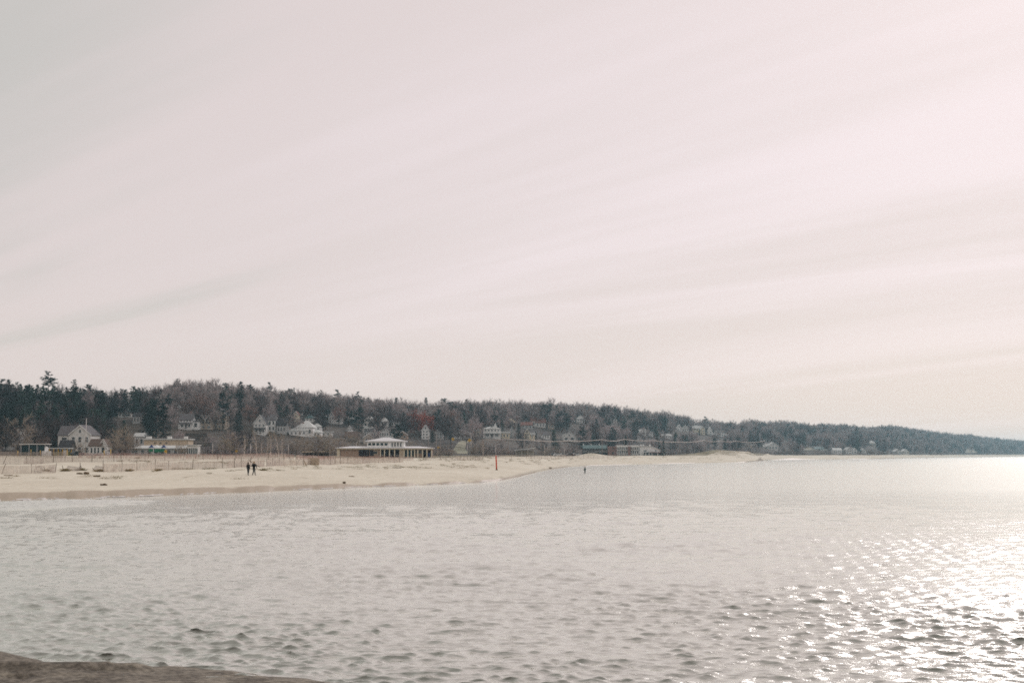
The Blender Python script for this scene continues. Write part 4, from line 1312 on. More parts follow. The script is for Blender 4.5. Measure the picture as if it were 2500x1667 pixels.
cable_poles = [(1180, 1072.5, 690), (1241, 1072.5, 690), (1280, 1074, 690), (1302, 1075.5, 695), (1322, 1076.5, 700), (1386, 1076, 720), (1470, 1073.3, 740), (1524, 1072.5, 800), (1595, 1075.5, 830), (1659, 1079, 860), (1720, 1075, 900), (1758, 1076.5, 950), (1798, 1077, 990), (1868, 1076.5, 1060)]
near_names = ['where the long cable begins by the turreted house', 'below the cream flat roofed house', 'behind the slant roofed shelter, first of three', 'behind the slant roofed shelter, second of three', 'behind the slant roofed shelter, third of three', 'below the gambrel roofed house', 'above the dark motel wing', 'behind the white motel wing', 'behind the motel office', 'in the gap between motel and grassy dune', 'at the foot of the grassy dune', 'behind the crest of the grassy dune, near side', 'behind the crest of the grassy dune, far side', 'where the long cable ends by the pale house']
tops = []
for (px, top, Y), nn in zip(cable_poles, near_names):
    tops.append(Vector(pole('cable_pole', px, top - 1, Y, 'pole carrying the long cable ' + nn, 'utility pole', 'poles carrying the long cable', r=0.17, arms=0)) + Vector((0, 0, -0.15)))
b = MB()
for a, c in zip(tops[:-1], tops[1:]):
    n = 14
    sag = (c - a).length * 0.014
    pts = [a.lerp(c, i / n) - Vector((0, 0, sag * 4 * (i / n) * (1 - i / n))) for i in range(n + 1)]
    for p, q in zip(pts[:-1], pts[1:]):
        b.tube(p, q, 0.15, 0.15, 6)
tag(b.build('overhead_cable', 'cable', None, True), 'thick pale overhead cable sagging from pole to pole before the wood', 'cable')

# flagpole
X, z = ground_at(208.7, 470)
t = empty('flagpole', (X, 470, z), 'tall white flagpole without a flag before the large grey house', 'flagpole')
h = z_of(1023, 470) - z
MB().tube((0, 0, -0.3), (0, 0, h), 0.13, 0.09, 10).build('mast', 'polepaint', t, True)
bm = bmesh.new()
bmesh.ops.create_uvsphere(bm, u_segments=10, v_segments=6, radius=0.16)
me = bpy.data.meshes.new('finial')
bm.to_mesh(me)
bm.free()
me.materials.append(MT['metal'])
o = obj('finial', me, t)
o.location = (0, 0, h + 0.12)


def road_sign(px, cy, Y, label, size=1.0):
    X, z = ground_at(px, Y)
    t = empty('road_sign', (X, Y, z), label, 'road sign', 'yellow diamond road signs')
    hz = z_of(cy, Y) - z
    MB().tube((0, 0.06, -0.2), (0, 0.06, hz + size * 0.4), 0.05, 0.05, 6).build('post', 'metal', t)
    MB().box(0, 0, hz, size, 0.04, size, 0, 0, R(45)).build('sign_plate', 'yellow', t)
    MB().box(0, -0.024, hz, size * 0.16, 0.01, size * 0.5).build('sign_mark', 'dark', t)


road_sign(1037.5, 1094.5, 540, 'yellow diamond road sign just over the end of the bathhouse roof', 1.0)
road_sign(1105.5, 1072, 640, 'yellow diamond road sign on the road beside the white columned house', 1.15)
road_sign(1146.5, 1074.5, 630, 'orange yellow diamond road sign above the winter lawn', 1.2)
road_sign(577, 1101, 470, 'small yellow diamond road sign in the brush beside the birches', 0.7)
road_sign(1070, 1092, 560, 'yellow diamond road sign between two utility poles by the bathhouse', 0.7)

# bollards and piles at the left end
for px, top, Y, lab in ((7, 1094, 330, 'dark timber pile at the very end of the beach'), (48.5, 1093.5, 335, 'dark timber pile in front of the dark glass kiosk'), (93, 1089, 420, 'pale timber pile at the dark glass kiosk corner')):
    X, z = ground_at(px, Y)
    t = empty('timber_pile', (X, Y, z), lab, 'post', 'timber piles along the dune')
    h = z_of(top, Y) - z
    MB().tube((0, 0, -0.4), (0, 0, h - 0.12), 0.17, 0.15, 9).build('shaft', 'darkwood', t, True)
    MB().tube((0, 0, h - 0.12), (0, 0, h), 0.19, 0.12, 9).build('cap', 'darkwood', t)
for px, top, Y, lab in ((43, 1100, 440, 'short yellow bollard left of the dark glass kiosk'), (75, 1097, 440, 'tall yellow bollard before the dark glass kiosk'), (98, 1099, 440, 'thin yellow bollard at the kiosk glazing'), (270, 1096, 450, 'yellow bollard beside the low white cottage'), (254, 1099, 450, 'yellow orange bollard under the low white cottage')):
    X, z = ground_at(px, Y)
    t = empty('bollard', (X, Y, z), lab, 'bollard', 'yellow bollards behind the dune')
    h = max(z_of(top, Y) - z, 0.9)
    MB().tube((0, 0, -0.2), (0, 0, h - 0.1), 0.14, 0.14, 10).build('shaft', 'yellow', t, True)
    MB().tube((0, 0, h - 0.1), (0, 0, h), 0.14, 0.07, 10).build('cap', 'yellow', t, True)

# white tank and crates beside the kiosk
X, z = ground_at(113, 450)
t = empty('water_tank', (X, 450, z), 'upright white tank beside the dark glass kiosk', 'tank')
MB().tube((0, 0, -0.1), (0, 0, 2.6), 0.55, 0.55, 14).build('tank_body', 'white', t, True)
MB().tube((0, 0, 2.6), (0, 0, 3.0), 0.55, 0.15, 14).build('tank_lid', 'white', t, True)
for i, (px, w, lab) in enumerate(((106.5, 0.9, 'white crate nearest the dark glass kiosk'), (119, 1.2, 'large white crate right of the white tank'))):
    X, z = ground_at(px, 448)
    t = empty('storage_crate', (X, 448, z), lab, 'crate', 'white crates beside the tank')
    MB().box(0, 0, 0.7, w, 0.9, 1.5).build('crate_body', 'white', t)
    MB().box(0, 0, 1.5, w + 0.08, 0.98, 0.1).build('lid', 'pale', t)

# orange post on the beach
X, Y, z = hit(1212.5, 1147)
s = Y / F
t = empty('marker_post', (X, Y, z), 'tall orange red marker post standing alone on the sand', 'post')
h = 35 * s
MB().tube((0, 0, 0.1), (-0.04 * h, 0, h), 0.13, 0.12, 12).build('shaft', 'orange', t, True)
MB().tube((-0.04 * h, 0, h), (-0.041 * h, 0, h + 0.07), 0.12, 0.06, 12).build('cap', 'white', t, True)
MB().tube((0, 0, -0.2), (0, 0, 0.16), 0.24, 0.20, 12).build('footing', 'drift', t, True)

# ------------------------------------------------------------------ cars


def car(px, Y, label, paint, rz=0.0, scale=1.0):
    X, z = ground_at(px, Y)
    t = empty('parked_car', (X, Y, z), label, 'car', 'cars parked behind the beach', R(rz))
    L, W = 4.4 * scale, 1.75
    prof = [(-L / 2, 0.35), (L / 2, 0.35), (L / 2, 0.75), (L * 0.42, 0.92), (L * 0.22, 0.98), (-L * 0.42, 1.0), (-L / 2, 0.85)]
    MB().prism(prof, -W / 2, W / 2).build('body', paint, t)
    cab = [(-L * 0.40, 0.99), (L * 0.21, 0.97), (L * 0.06, 1.42), (-L * 0.26, 1.44)]
    MB().prism(cab, -W / 2 + 0.12, W / 2 - 0.12).build('cabin', paint, t)
    for sd in (-1, 1):
        MB().prism([(-L * 0.345, 1.03), (L * 0.165, 1.02), (L * 0.05, 1.36), (-L * 0.245, 1.37)], sd * (W / 2 - 0.125), sd * (W / 2 - 0.10)).build('side_window', 'glass', t)
        for x in (-L * 0.29, L * 0.30):
            w_ = MB().tube((x, sd * (W / 2 - 0.2), 0.32), (x, sd * (W / 2 + 0.01), 0.32), 0.32, 0.32, 14).build('wheel', 'tyre', t)
            MB().tube((x, sd * (W / 2 + 0.0), 0.32), (x, sd * (W / 2 + 0.02), 0.32), 0.18, 0.18, 10).build('rim', 'metal', w_)
    MB().add([(L * 0.205, -W / 2 + 0.2, 1.0), (L * 0.205, W / 2 - 0.2, 1.0), (L * 0.075, W / 2 - 0.25, 1.39), (L * 0.075, -W / 2 + 0.25, 1.39), (L * 0.22, -W / 2 + 0.2, 1.0), (L * 0.22, W / 2 - 0.2, 1.0), (L * 0.09, W / 2 - 0.25, 1.39), (L * 0.09, -W / 2 + 0.25, 1.39)], [(0, 1, 2, 3), (4, 7, 6, 5), (0, 4, 5, 1), (3, 2, 6, 7), (0, 3, 7, 4), (1, 5, 6, 2)]).build('windscreen', 'glass', t)
    return t


car(1362, 650, 'white parked car nearest the slant roofed shelter', 'car_white', 8)
car(1377, 655, 'silver parked car beneath a street lamp', 'car_silver', 10)
car(1393, 652, 'maroon parked car between silver and white cars', 'car_brown', 12)
car(1408, 656, 'white parked car beside the heap of sand', 'car_white', 10)
car(1356, 670, 'dark parked car behind the white car', 'car_dark', 5)
car(188, 455, 'black parked car near the flagpole foot', 'car_dark', 60)
car(1208, 735, 'white car on the road below the turreted house', 'car_white', 3)

# ------------------------------------------------------------------ sand fences


def fence(label, path, hgt, m, post_gap=3.0, slat_gap=0.11, lean=0.0, missing=(), phrase=None, drop=0.0):
    P = [np.array(hit(px, py)) for px, py in path]
    rng = random.Random(sum(map(ord, label)))
    t = empty('sand_fence', tuple(P[0]), label, 'fence', 'rows of slatted sand fence')
    o = P[0]
    sl = MB()
    run = 0.0
    next_post, next_slat = 0.0, 0.0
    for a, b_ in zip(P[:-1], P[1:]):
        L = float(np.hypot(*(b_ - a)[:2]))
        d = (b_ - a)[:2] / L
        rz = math.atan2(d[1], d[0])
        while next_slat < run + L:
            k = next_slat - run
            x, y = a[:2] + d * k
            z = H1(x, y)
            tilt = 0.22 * float(VN1(next_slat / 11.0, 2.2)) + rng.uniform(-0.03, 0.03)
            low_ = hgt * (0.93 + 0.25 * float(VN2(next_slat / 7.0, 4.4)))
            nx, ny = -d[1], d[0]
            off = 0.25 * float(VN3(next_slat / 6.0, 1.0))
            if not any(q0 < next_slat < q1 for q0, q1 in missing):
                c = Matrix.Translation((x - o[0] + nx * off, y - o[1] + ny * off, z - o[2] - 0.05)) @ Matrix.Rotation(rz, 4, 'Z') @ Matrix.Rotation(tilt, 4, 'X')
                w2, t2, h2 = 0.024, 0.006, low_
                vs = [c @ Vector(p) for p in ((-w2, -t2, 0), (w2, -t2, 0), (w2, t2, 0), (-w2, t2, 0), (-w2, -t2, h2), (w2, -t2, h2), (w2, t2, h2), (-w2, t2, h2))]
                sl.add(vs, [(0, 1, 5, 4), (1, 2, 6, 5), (2, 3, 7, 6), (3, 0, 4, 7), (4, 5, 6, 7)])
            next_slat += slat_gap * rng.uniform(0.8, 1.2)
        while next_post < run + L:
            k = next_post - run
            x, y = a[:2] + d * k
            z = H1(x, y)
            th = rng.gauss(0, 0.07) + (rng.choice((-0.5, 0.45)) if rng.random() < 0.10 else 0)
            hh = hgt * rng.uniform(1.02, 1.3)
            dx = math.sin(th) * hh
            MB().tube((x - o[0], y - o[1], z - o[2] - 0.3), (x - o[0] + dx * d[0], y - o[1] + dx * d[1], z - o[2] + hh * math.cos(th)), 0.045, 0.04, 6).build('fence_post', 'post', t)
            next_post += post_gap * rng.uniform(0.8, 1.35)
        run += L
    s_ = sl.build('slat_run', m, t)
    s_['kind'] = 'stuff'
    pys = [p[1] for p in path]
    pxs = [p[0] for p in path]
    return t


fence('front sand fence ending in a tangle of fallen panels', ((-60, 1157), (0, 1156), (50, 1156), (92, 1155), (140, 1153)), 1.15, 'slat', 3.2)
fence('front sand fence between the wreckage and the walking pair', ((256, 1152), (330, 1149), (440, 1146), (560, 1142), (650, 1139)), 1.25, 'slat', 4.0)
fence('front sand fence below the bathhouse, from the bleached board on', ((652, 1138), (700, 1136), (760, 1134), (830, 1132), (900, 1130), (985, 1128)), 1.25, 'slat', 4.0)
fence('second sand fence back, starting at the dark timber piles', ((-60, 1134), (0, 1133), (60, 1133), (110, 1131), (200, 1127), (300, 1127)), 1.2, 'slat_grey', 4.0, 0.13)
fence('second sand fence back, behind the front fence near the pair', ((300, 1127), (420, 1125), (560, 1123), (700, 1122)), 1.2, 'slat', 5.0, 0.13)
fence('reddish sand fence along the dune crest below the houses', ((195, 1117), (330, 1118), (460, 1119), (600, 1119), (720, 1120)), 1.15, 'slat_red', 4.5, 0.13)
fence('reddish sand fence continuing along the dune to the bathhouse', ((724, 1121), (820, 1122), (930, 1123), (1010, 1123)), 1.1, 'slat_red', 4.5, 0.14)
fence('low broken sand fence in the open sand beyond the bathhouse', ((1040, 1124), (1110, 1123), (1180, 1121)), 1.1, 'slat', 4.0, 0.2)
fence('thin sand fence behind the orange post', ((1190, 1119), (1290, 1119), (1400, 1119), (1500, 1118)), 1.3, 'slat', 7.0, 0.3)
fence('dull sand fence along the dune top before the kiosks', ((-60, 1116), (0, 1116), (90, 1117), (165, 1117)), 1.3, 'slat_grey', 4.5, 0.10)

# fallen and leaning panels near the left end


def fallen_panel(px, py, wpx, lean, rz, label, m='slat'):
    X, Y, z = hit(px, py)
    s = Y / F
    t = empty('fallen_panel', (X, Y, z), label, 'fence panel', 'fallen panels of the front sand fence', R(rz))
    t.rotation_euler = (R(-lean), R(8), R(rz))
    w = wpx * s
    n = max(5, int(w / 0.12))
    for i in range(min(n, 24)):
        MB().box(-w / 2 + w * i / (n - 1), 0, 0.6, 0.06, 0.015, 1.25).build('slat', m, t)
    MB().box(0, -0.014, 0.25, w, 0.01, 0.03).build('wire', 'post', t)
    MB().box(0, -0.014, 0.95, w, 0.01, 0.03).build('wire', 'post', t)
    return t


fallen_panel(97, 1155, 16, 38, 20, 'pale fence panel leaning back beside the first gap')
fallen_panel(134, 1154, 12, 48, 35, 'pale fence panel fallen sideways next to the brown tangle')
fallen_panel(279, 1151, 9, 35, -20, 'pale fence panel leaning at the end of the wreckage')
fallen_panel(180, 1149, 30, 60, 5, 'long fence panel lying almost flat between the debris heaps', 'slat_grey')
fallen_panel(240, 1150, 22, 55, -8, 'fence panel lying flat behind the brown debris heap', 'slat_grey')

# upright bleached board and stakes
X, Y, z = hit(767, 1134)
t = empty('bleached_board', (X, Y, z), 'white board leaning against the front sand fence', 'board')
MB().box(0, -0.3, 0.5, 2.2, 0.06, 1.5, 0, R(-12)).build('board', 'drydrift', t)
MB().box(0.4, -0.36, 0.45, 0.16, 0.05, 1.4, 0, R(-12)).build('batten', 'drydrift', t)
X, Y, z = hit(744, 1136)
t = tag(MB().tube((X + 0.5, Y, z - 0.2), (X - 0.1, Y, z + 1.1), 0.14, 0.08, 8).build('leaning_log', 'drydrift', None, True), 'brown log leaning on the front sand fence near the white board', 'log')

# ------------------------------------------------------------------ driftwood and debris


def log(px, py, lpx, label, m='drift', r=0.12, rz=0.0, tilt=0.0, group='driftwood logs on the sand'):
    X, Y, z = hit(px, py)
    L = lpx * Y / F
    t = empty('driftwood_log', (X, Y, z), label, 'log', group, R(rz))
    rng = random.Random(int(px * 7 + py))
    b = MB()
    n = 6
    pts = [Vector((-L / 2 + L * i / n, rng.uniform(-0.04, 0.04), r * 0.7 + rng.uniform(-0.03, 0.05) + math.tan(R(tilt)) * (L * i / n))) for i in range(n + 1)]
    rad = [r * (0.75 + 0.35 * math.sin(math.pi * (i + 0.6) / (n + 1.2))) for i in range(n + 1)]
    for i in range(n):
        b.tube(pts[i], pts[i + 1], rad[i], rad[i + 1], 8)
    b.build('trunk', m, t, True)
    if L > 0.9 and r > 0.1:
        MB().tube(pts[4], pts[4] + Vector((0.22, 0.1, 0.18)), r * 0.4, r * 0.2, 6).build('branch_stub', m, t, True)


log(258, 1184, 17, 'dark driftwood log lying alone on the lower sand', 'drift', 0.09)
log(241, 1163, 16, 'grey driftwood log below the debris heaps', 'drift', 0.10)
log(199, 1157, 14, 'brown driftwood log under the stake heap, first of the pair', 'drift', 0.11, 6)
log(215, 1157, 12, 'knobbly driftwood log under the stake heap, beside another log', 'drift', 0.17, -15)
log(1341, 1143, 11, 'low bleached log at the water line left of the wader', 'drydrift', 0.16, 5)
log(842, 1180, 5, 'small dark stump on the wet sand below the bathhouse', 'drift', 0.12)
log(25, 1161, 22, 'thin weathered branch on sand under the first fence', 'drydrift', 0.07)
log(860, 1163, 14, 'thin branch on the open sand below the bathhouse', 'drydrift', 0.06)
log(970, 1142, 22, 'dead branch among tufts beside the bathhouse fence end', 'drift', 0.07)


def debris(px, py, wpx, hpx, label, stake=None, n=16, m='drygrass'):
    X, Y, z = hit(px, py)
    s = Y / F
    w, h = wpx * s, hpx * s
    t = empty('debris_heap', (X, Y, z), label, 'debris heap', 'heaps of brush and broken fence')
    rng = random.Random(int(px))
    # heaped dead brush: a mound of many stems
    b = MB()
    for i in range(70):
        x = rng.uniform(-0.5, 0.5) * w
        hh = h * (1 - (2 * x / w) ** 2) * rng.uniform(0.3, 1.0)
        a = rng.uniform(-1.2, 1.2)
        L = rng.uniform(0.3, 0.8)
        y = rng.uniform(-0.4, 0.4)
        b.tube((x, y, hh * 0.5), (x + L * math.sin(a), y + rng.uniform(-0.2, 0.2), hh * 0.5 + L * 0.35 * abs(math.cos(a))), 0.035, 0.012, 4)
    o = b.build('brush', m, t)
    o['kind'] = 'stuff'
    b = MB()
    n2 = 10
    ring = []
    for k in range(4):
        for i in range(n2):
            a = 2 * math.pi * i / n2
            f = (1, 0.8, 0.5, 0.1)[k] * rng.uniform(0.85, 1.15)
            ring.append((math.cos(a) * w / 2 * f, math.sin(a) * 0.5 * f, (-0.1, 0.25, 0.55, 0.72)[k] * h))
    b.add(ring, [(k * n2 + i, k * n2 + (i + 1) % n2, (k + 1) * n2 + (i + 1) % n2, (k + 1) * n2 + i) for k in range(3) for i in range(n2)] + [tuple(range(3 * n2, 4 * n2))])
    b.build('mound', 'drift', t, True)
    for (dx, tx, hh) in (stake or ()):
        MB().tube((dx * s, 0, -0.1), (tx * s, 0.05, hh * s), 0.06, 0.04, 6).build('stake', 'post', t)


debris(164, 1150, 24, 9, 'long brown heap of brush sloping off the fallen fence', ((-4, -8, 14),))
debris(203, 1148, 16, 7, 'brush heap with tall dark stakes standing out of it', ((-2, -4, 20), (-1, -6, 10), (1, -2, 12)))
debris(249, 1151, 24, 8, 'flat olive brown brush heap with a slanting stick', ((-8, -20, 9),))
debris(318, 1150, 12, 6, 'small brown brush heap at the foot of the front fence')
debris(119, 1150, 15, 6, 'low tan brush heap behind the fallen panel', ((-3, -8, 12),), m='drygrass')
debris(390, 1149, 8, 4, 'little olive tussock beside the front fence, far from the pair')
debris(645, 1148, 10, 4, 'little brown tussock just right of the walking pair')
debris(338, 1119, 10, 4, 'green brown tussock on the crest behind the fences')


def grass_patches():
    rng = np.random.default_rng(3)
    V, T = [], []
    n0 = 0
    spots = []
    for (a, b_, py, n) in ((380, 560, 1146, 12), (560, 700, 1147, 10), (700, 1060, 1140, 40), (1060, 1200, 1136, 16), (1180, 1420, 1126, 20), (0, 330, 1165, 10), (420, 800, 1175, 8), (200, 900, 1128, 40), (1000, 1500, 1121, 60), (1500, 1820, 1117, 60), (1700, 1850, 1105, 90), (1020, 1200, 1117, 50)):
        for _ in range(n):
            spots.append((rng.uniform(a, b_), py + rng.normal(0, 3.0)))
    for px, py in spots:
        X, Y, z = hit(px, py)
        if z < 0.7:
            continue
        rx = rng.uniform(0.5, 1.6)
        for _ in range(60):
            x, y = X + rng.normal(0, rx * 0.42), Y + rng.normal(0, 0.4)
            zz = H1(x, y) - 0.03
            h = rng.uniform(0.12, 0.34)
            lx, ly = rng.normal(0, 0.18), rng.normal(0, 0.12)
            w = 0.011
            V += [(x - w, y, zz), (x + w, y, zz), (x, y + w, zz), (x + lx, y + ly, zz + h)]
            T += [(n0, n0 + 1, n0 + 3), (n0 + 1, n0 + 2, n0 + 3), (n0 + 2, n0, n0 + 3)]
            n0 += 4
    me = big_mesh('beach_grass', np.array(V), np.array(T), ['drygrass'])
    tag(obj('beach_grass', me), 'thin dry grass tufts scattered over the upper beach', kind='stuff')


grass_patches()

# ------------------------------------------------------------------ people


def skin_mesh(name, joints, edges, m, parent, root=0, sub=1):
    me = bpy.data.meshes.new(name)
    bm = bmesh.new()
    lay = bm.verts.layers.skin.verify()
    vs = []
    for i, (p, r) in enumerate(joints):
        v = bm.verts.new(p)
        v[lay].radius = (r, r) if not isinstance(r, tuple) else r
        v[lay].use_root = (i == root)
        vs.append(v)
    for a, b_ in edges:
        bm.edges.new((vs[a], vs[b_]))
    bm.to_mesh(me)
    bm.free()
    me.materials.append(MT[m])
    o = obj(name, me, parent)
    sk = o.modifiers.new('skin', 'SKIN')
    sk.use_smooth_shade = True
    ss = o.modifiers.new('sub', 'SUBSURF')
    ss.levels = ss.render_levels = sub
    return o


def person(label, loc, rz, stride, arms, jacket, trousers, hair, scale=1.0, female=False, hat=None, shoes='black_cloth'):
    """stride = (left foot y, right foot y, left x, right x); arms = per side (elbow, hand) offsets from the shoulder"""
    t = empty('person', loc, label, 'person', 'people on the beach', rz)
    t.scale = (scale,) * 3
    sw = 0.185 if female else 0.205
    J, E = [], []

    def add(p, r, par=None):
        J.append((Vector(p), r))
        if par is not None:
            E.append((par, len(J) - 1))
        return len(J) - 1

    pel = add((0, 0, 0.95), (0.095, 0.08))
    waist = add((0, 0, 1.12), (0.105, 0.08), pel)
    chest = add((0, 0.01, 1.30), (0.115, 0.088), waist)
    neck = add((0, 0, 1.46), 0.062, chest)
    hd0 = add((0, -0.01, 1.56), 0.075, neck)
    hd1 = add((0, -0.005, 1.65), 0.098, hd0)
    hd2 = add((0, 0.005, 1.72), 0.07, hd1)
    hd3 = add((0, 0.005, 1.755), 0.035, hd2)
    legs = []
    for sd, (fx, fy, kx, ky) in zip((-1, 1), stride):
        hip = add((sd * 0.095, 0, 0.86), 0.068, pel)
        kn = add((sd * 0.10 + kx, ky, 0.49), 0.062, hip)
        an = add((sd * 0.09 + fx, fy, 0.085), 0.042, kn)
        toe = add((sd * 0.10 + fx, fy - 0.15, 0.035), 0.036, an)
        legs.append((hip, kn, an, toe))
    arm_i = []
    for sd, (el, ha) in zip((-1, 1), arms):
        sh = add((sd * sw, 0.01, 1.39), 0.045, chest)
        e_ = add((sd * sw + el[0], el[1], 1.39 + el[2]), 0.043, sh)
        w_ = add((sd * sw + ha[0], ha[1], 1.39 + ha[2]), 0.029, e_)
        d = (J[w_][0] - J[e_][0]).normalized()
        pm = add(J[w_][0] + d * 0.06, 0.032, w_)
        side = d.cross(Vector((0, 1, 0))).normalized() if abs(d.y) < 0.9 else Vector((1, 0, 0))
        for k in range(4):
            f1 = add(J[pm][0] + d * 0.035 + side * (k - 1.5) * 0.02, 0.0095, pm)
            f2 = add(J[f1][0] + d * (0.045, 0.052, 0.048, 0.036)[k] + Vector((0, -0.015, 0)), 0.008, f1)
        th = add(J[w_][0] + d * 0.05 + side * 0.05, 0.011, pm)
        arm_i.append((sh, e_, w_))
    skin_mesh('body', J, E, 'skin', t, sub=2)
    # face and ears
    b = MB()
    b.prism([(-0.018, 1.60), (0.018, 1.60), (0.0, 1.66)], -0.125, -0.09)
    b.build('nose', 'skin', t)
    for sd in (-1, 1):
        MB().tube((sd * 0.036, -0.105, 1.665), (sd * 0.036, -0.085, 1.665), 0.012, 0.014, 8).build('eye', 'black_cloth', t)
        MB().tube((sd * 0.092, 0.0, 1.60), (sd * 0.096, 0.01, 1.67), 0.016, 0.02, 6).build('ear', 'skin', t)
    MB().box(0, -0.098, 1.575, 0.05, 0.02, 0.01).build('mouth', 'red_cap', t)
    # hair: a rounded cap of hair, open over the face
    def ball(name, m, blobs, keep=lambda p: True):
        bm = bmesh.new()
        for c_, r_ in blobs:
            q_ = bmesh.ops.create_uvsphere(bm, u_segments=16, v_segments=10, radius=1.0)['verts']
            for v_ in q_:
                v_.co = Vector((v_.co.x * r_[0] + c_[0], v_.co.y * r_[1] + c_[1], v_.co.z * r_[2] + c_[2]))
        bmesh.ops.delete(bm, geom=[f_ for f_ in bm.faces if not keep(f_.calc_center_median())], context='FACES')
        me = bpy.data.meshes.new(name)
        bm.to_mesh(me)
        bm.free()
        me.materials.append(MT[m])
        me.shade_smooth()
        return obj(name, me, t)

    hb_ = [((0, 0.012, 1.665), (0.104, 0.118, 0.125))]
    if female:
        hb_ += [((0, 0.085, 1.55), (0.10, 0.062, 0.15)), ((0, 0.095, 1.42), (0.085, 0.05, 0.16))]
    ball('hair', hair, hb_, lambda p: not (p.y < -0.045 and p.z < 1.70))
    if hat:
        cp = ball('cap', hat, [((0, 0.008, 1.69), (0.112, 0.126, 0.11))], lambda p: p.z > 1.685)
        MB().box(0, -0.15, 1.69, 0.15, 0.11, 0.012).build('visor', hat, cp)
    # jacket: torso and sleeves
    g = 0.022
    Jj = [(J[pel][0] + Vector((0, 0, -0.17)), (0.185, 0.15)), (J[pel][0] + Vector((0, 0, 0.08)), (0.18, 0.145)), (J[waist][0], (0.17, 0.135)), (J[chest][0], (0.185, 0.145)), (J[neck][0] - Vector((0, 0, 0.035)), 0.115), (J[neck][0] + Vector((0, 0, 0.035)), 0.088)]
    Ej = [(0, 1), (1, 2), (2, 3), (3, 4), (4, 5)]
    for sh, e_, w_ in arm_i:
        o = len(Jj)
        Jj += [(J[sh][0], 0.085), (J[e_][0], 0.065), (J[w_][0], 0.050)]
        Ej += [(3, o), (o, o + 1), (o + 1, o + 2)]
    skin_mesh('jacket', Jj, Ej, jacket, t, 1)
    Jt = [(J[pel][0] - Vector((0, 0, 0.03)), (0.10, 0.09))]
    Et = []
    for hip, kn, an, toe in legs:
        o = len(Jt)
        Jt += [(J[hip][0], 0.098), (J[kn][0], 0.076), (J[an][0] - Vector((0, 0, 0.025)), 0.060)]
        Et += [(0, o), (o, o + 1), (o + 1, o + 2)]
    skin_mesh('trousers', Jt, Et, trousers, t)
    for hip, kn, an, toe in legs:
        skin_mesh('shoe', [(J[an][0] - Vector((0, -0.03, 0.03)), 0.052), (J[toe][0] + Vector((0, 0.04, 0.012)), 0.048), (J[toe][0] + Vector((0, -0.06, 0.006)), 0.036)], [(0, 1), (1, 2)], shoes, t)
    return t


# walking away from the camera towards the right: seen from behind
Xa, Ya, za = hit(608.5, 1159.5)
person('person in long black coat with long brown hair walking beside another', (Xa, Ya, za), R(165), ((0.05, 0.16, 0.03, -0.03), (-0.06, -0.10, -0.02, -0.06)), (((-0.06, 0.10, -0.29), (-0.07, 0.06, -0.54)), ((0.05, -0.06, -0.30), (0.03, -0.16, -0.52))), 'black_cloth', 'navy_cloth', 'brown_hair', 1.68 / 1.8, True)
Xb, Yb, zb_ = hit(622.5, 1159.5)
pb = person('fair haired person in black carrying a long stick over the shoulder', (Xb, Yb, zb_), R(172), ((-0.16, 0.22, -0.02, 0.02), (0.18, -0.24, 0.0, -0.16)), (((-0.13, 0.02, -0.27), (-0.17, -0.04, -0.52)), ((0.10, -0.08, -0.25), (0.02, -0.24, -0.06))), 'black_cloth', 'navy_cloth', 'fair_hair', 1.80 / 1.8)
s = Yb / F
c = Vector((Xb, Yb, zb_))
b = MB()
sp = [((-14.5, 0), 44.0), ((-7, 0), 36), ((1.5, 0), 31.2), ((8, 0), 26.5), ((14.5, 0), 22.5)]
pts = [c + Vector((q[0][0] * s, 0.16, q[1] * s * 0.87)) for q in sp]
for i, (p, q) in enumerate(zip(pts[:-1], pts[1:])):
    b.tube(p, q, 0.038 - i * 0.002, 0.036 - i * 0.002, 7)
tag(b.build('walking_stick', 'drift', None, True), 'long thin driftwood stick resting over a walker\'s shoulder', 'stick')
# wader in the shallows
Yc = CAM_H * F / (1153.5 - HZ)
person('lone person in dark green standing in the shallow water', (X_at(1428, Yc), Yc, -0.32), R(-60), ((0.0, 0.05, 0.02, 0.0), (0.04, -0.06, 0, -0.02)), (((-0.05, -0.04, -0.28), (0.0, -0.16, -0.48)), ((0.05, -0.02, -0.29), (0.04, -0.1, -0.52))), 'green_cloth', 'green_cloth', 'brown_hair', 0.88, False, 'red_cap')

# ------------------------------------------------------------------ trees


def sticks(P0, P1, R0, R1, cone=False):
    """3-sided tapered bars between the rows of P0 and P1; cones end in a point"""
    P0, P1 = np.asarray(P0, float), np.asarray(P1, float)
    n = len(P0)
    R0 = np.broadcast_to(np.asarray(R0, float), (n,))
    R1 = np.broadcast_to(np.asarray(R1, float), (n,))
    d = P1 - P0
    d /= np.maximum(np.linalg.norm(d, axis=1, keepdims=True), 1e-9)
    ref = np.where(np.abs(d[:, 2:3]) < 0.9, np.array([[0, 0, 1.0]]), np.array([[1.0, 0, 0]]))
    a = np.cross(d, ref)
    a /= np.maximum(np.linalg.norm(a, axis=1, keepdims=True), 1e-9)
    b_ = np.cross(d, a)
    ring = lambda P, r: [P + (a * math.cos(t) + b_ * math.sin(t)) * r[:, None] for t in (0, 2.0944, 4.18879)]
    if cone:
        V = np.stack(ring(P0, R0) + [P1], 1).reshape(-1, 3)
        o = np.arange(n)[:, None] * 4
        T = np.concatenate([o + np.array([[0, 1, 3]]), o + np.array([[1, 2, 3]]), o + np.array([[2, 0, 3]])])
    else:
        V = np.stack(ring(P0, R0) + ring(P1, R1), 1).reshape(-1, 3)
        o = np.arange(n)[:, None] * 6
        T = []
        for i in range(3):
            j = (i + 1) % 3
            T += [o + np.array([[i, j, j + 3]]), o + np.array([[i, j + 3, i + 3]])]
        T = np.concatenate(T)
    return V, T


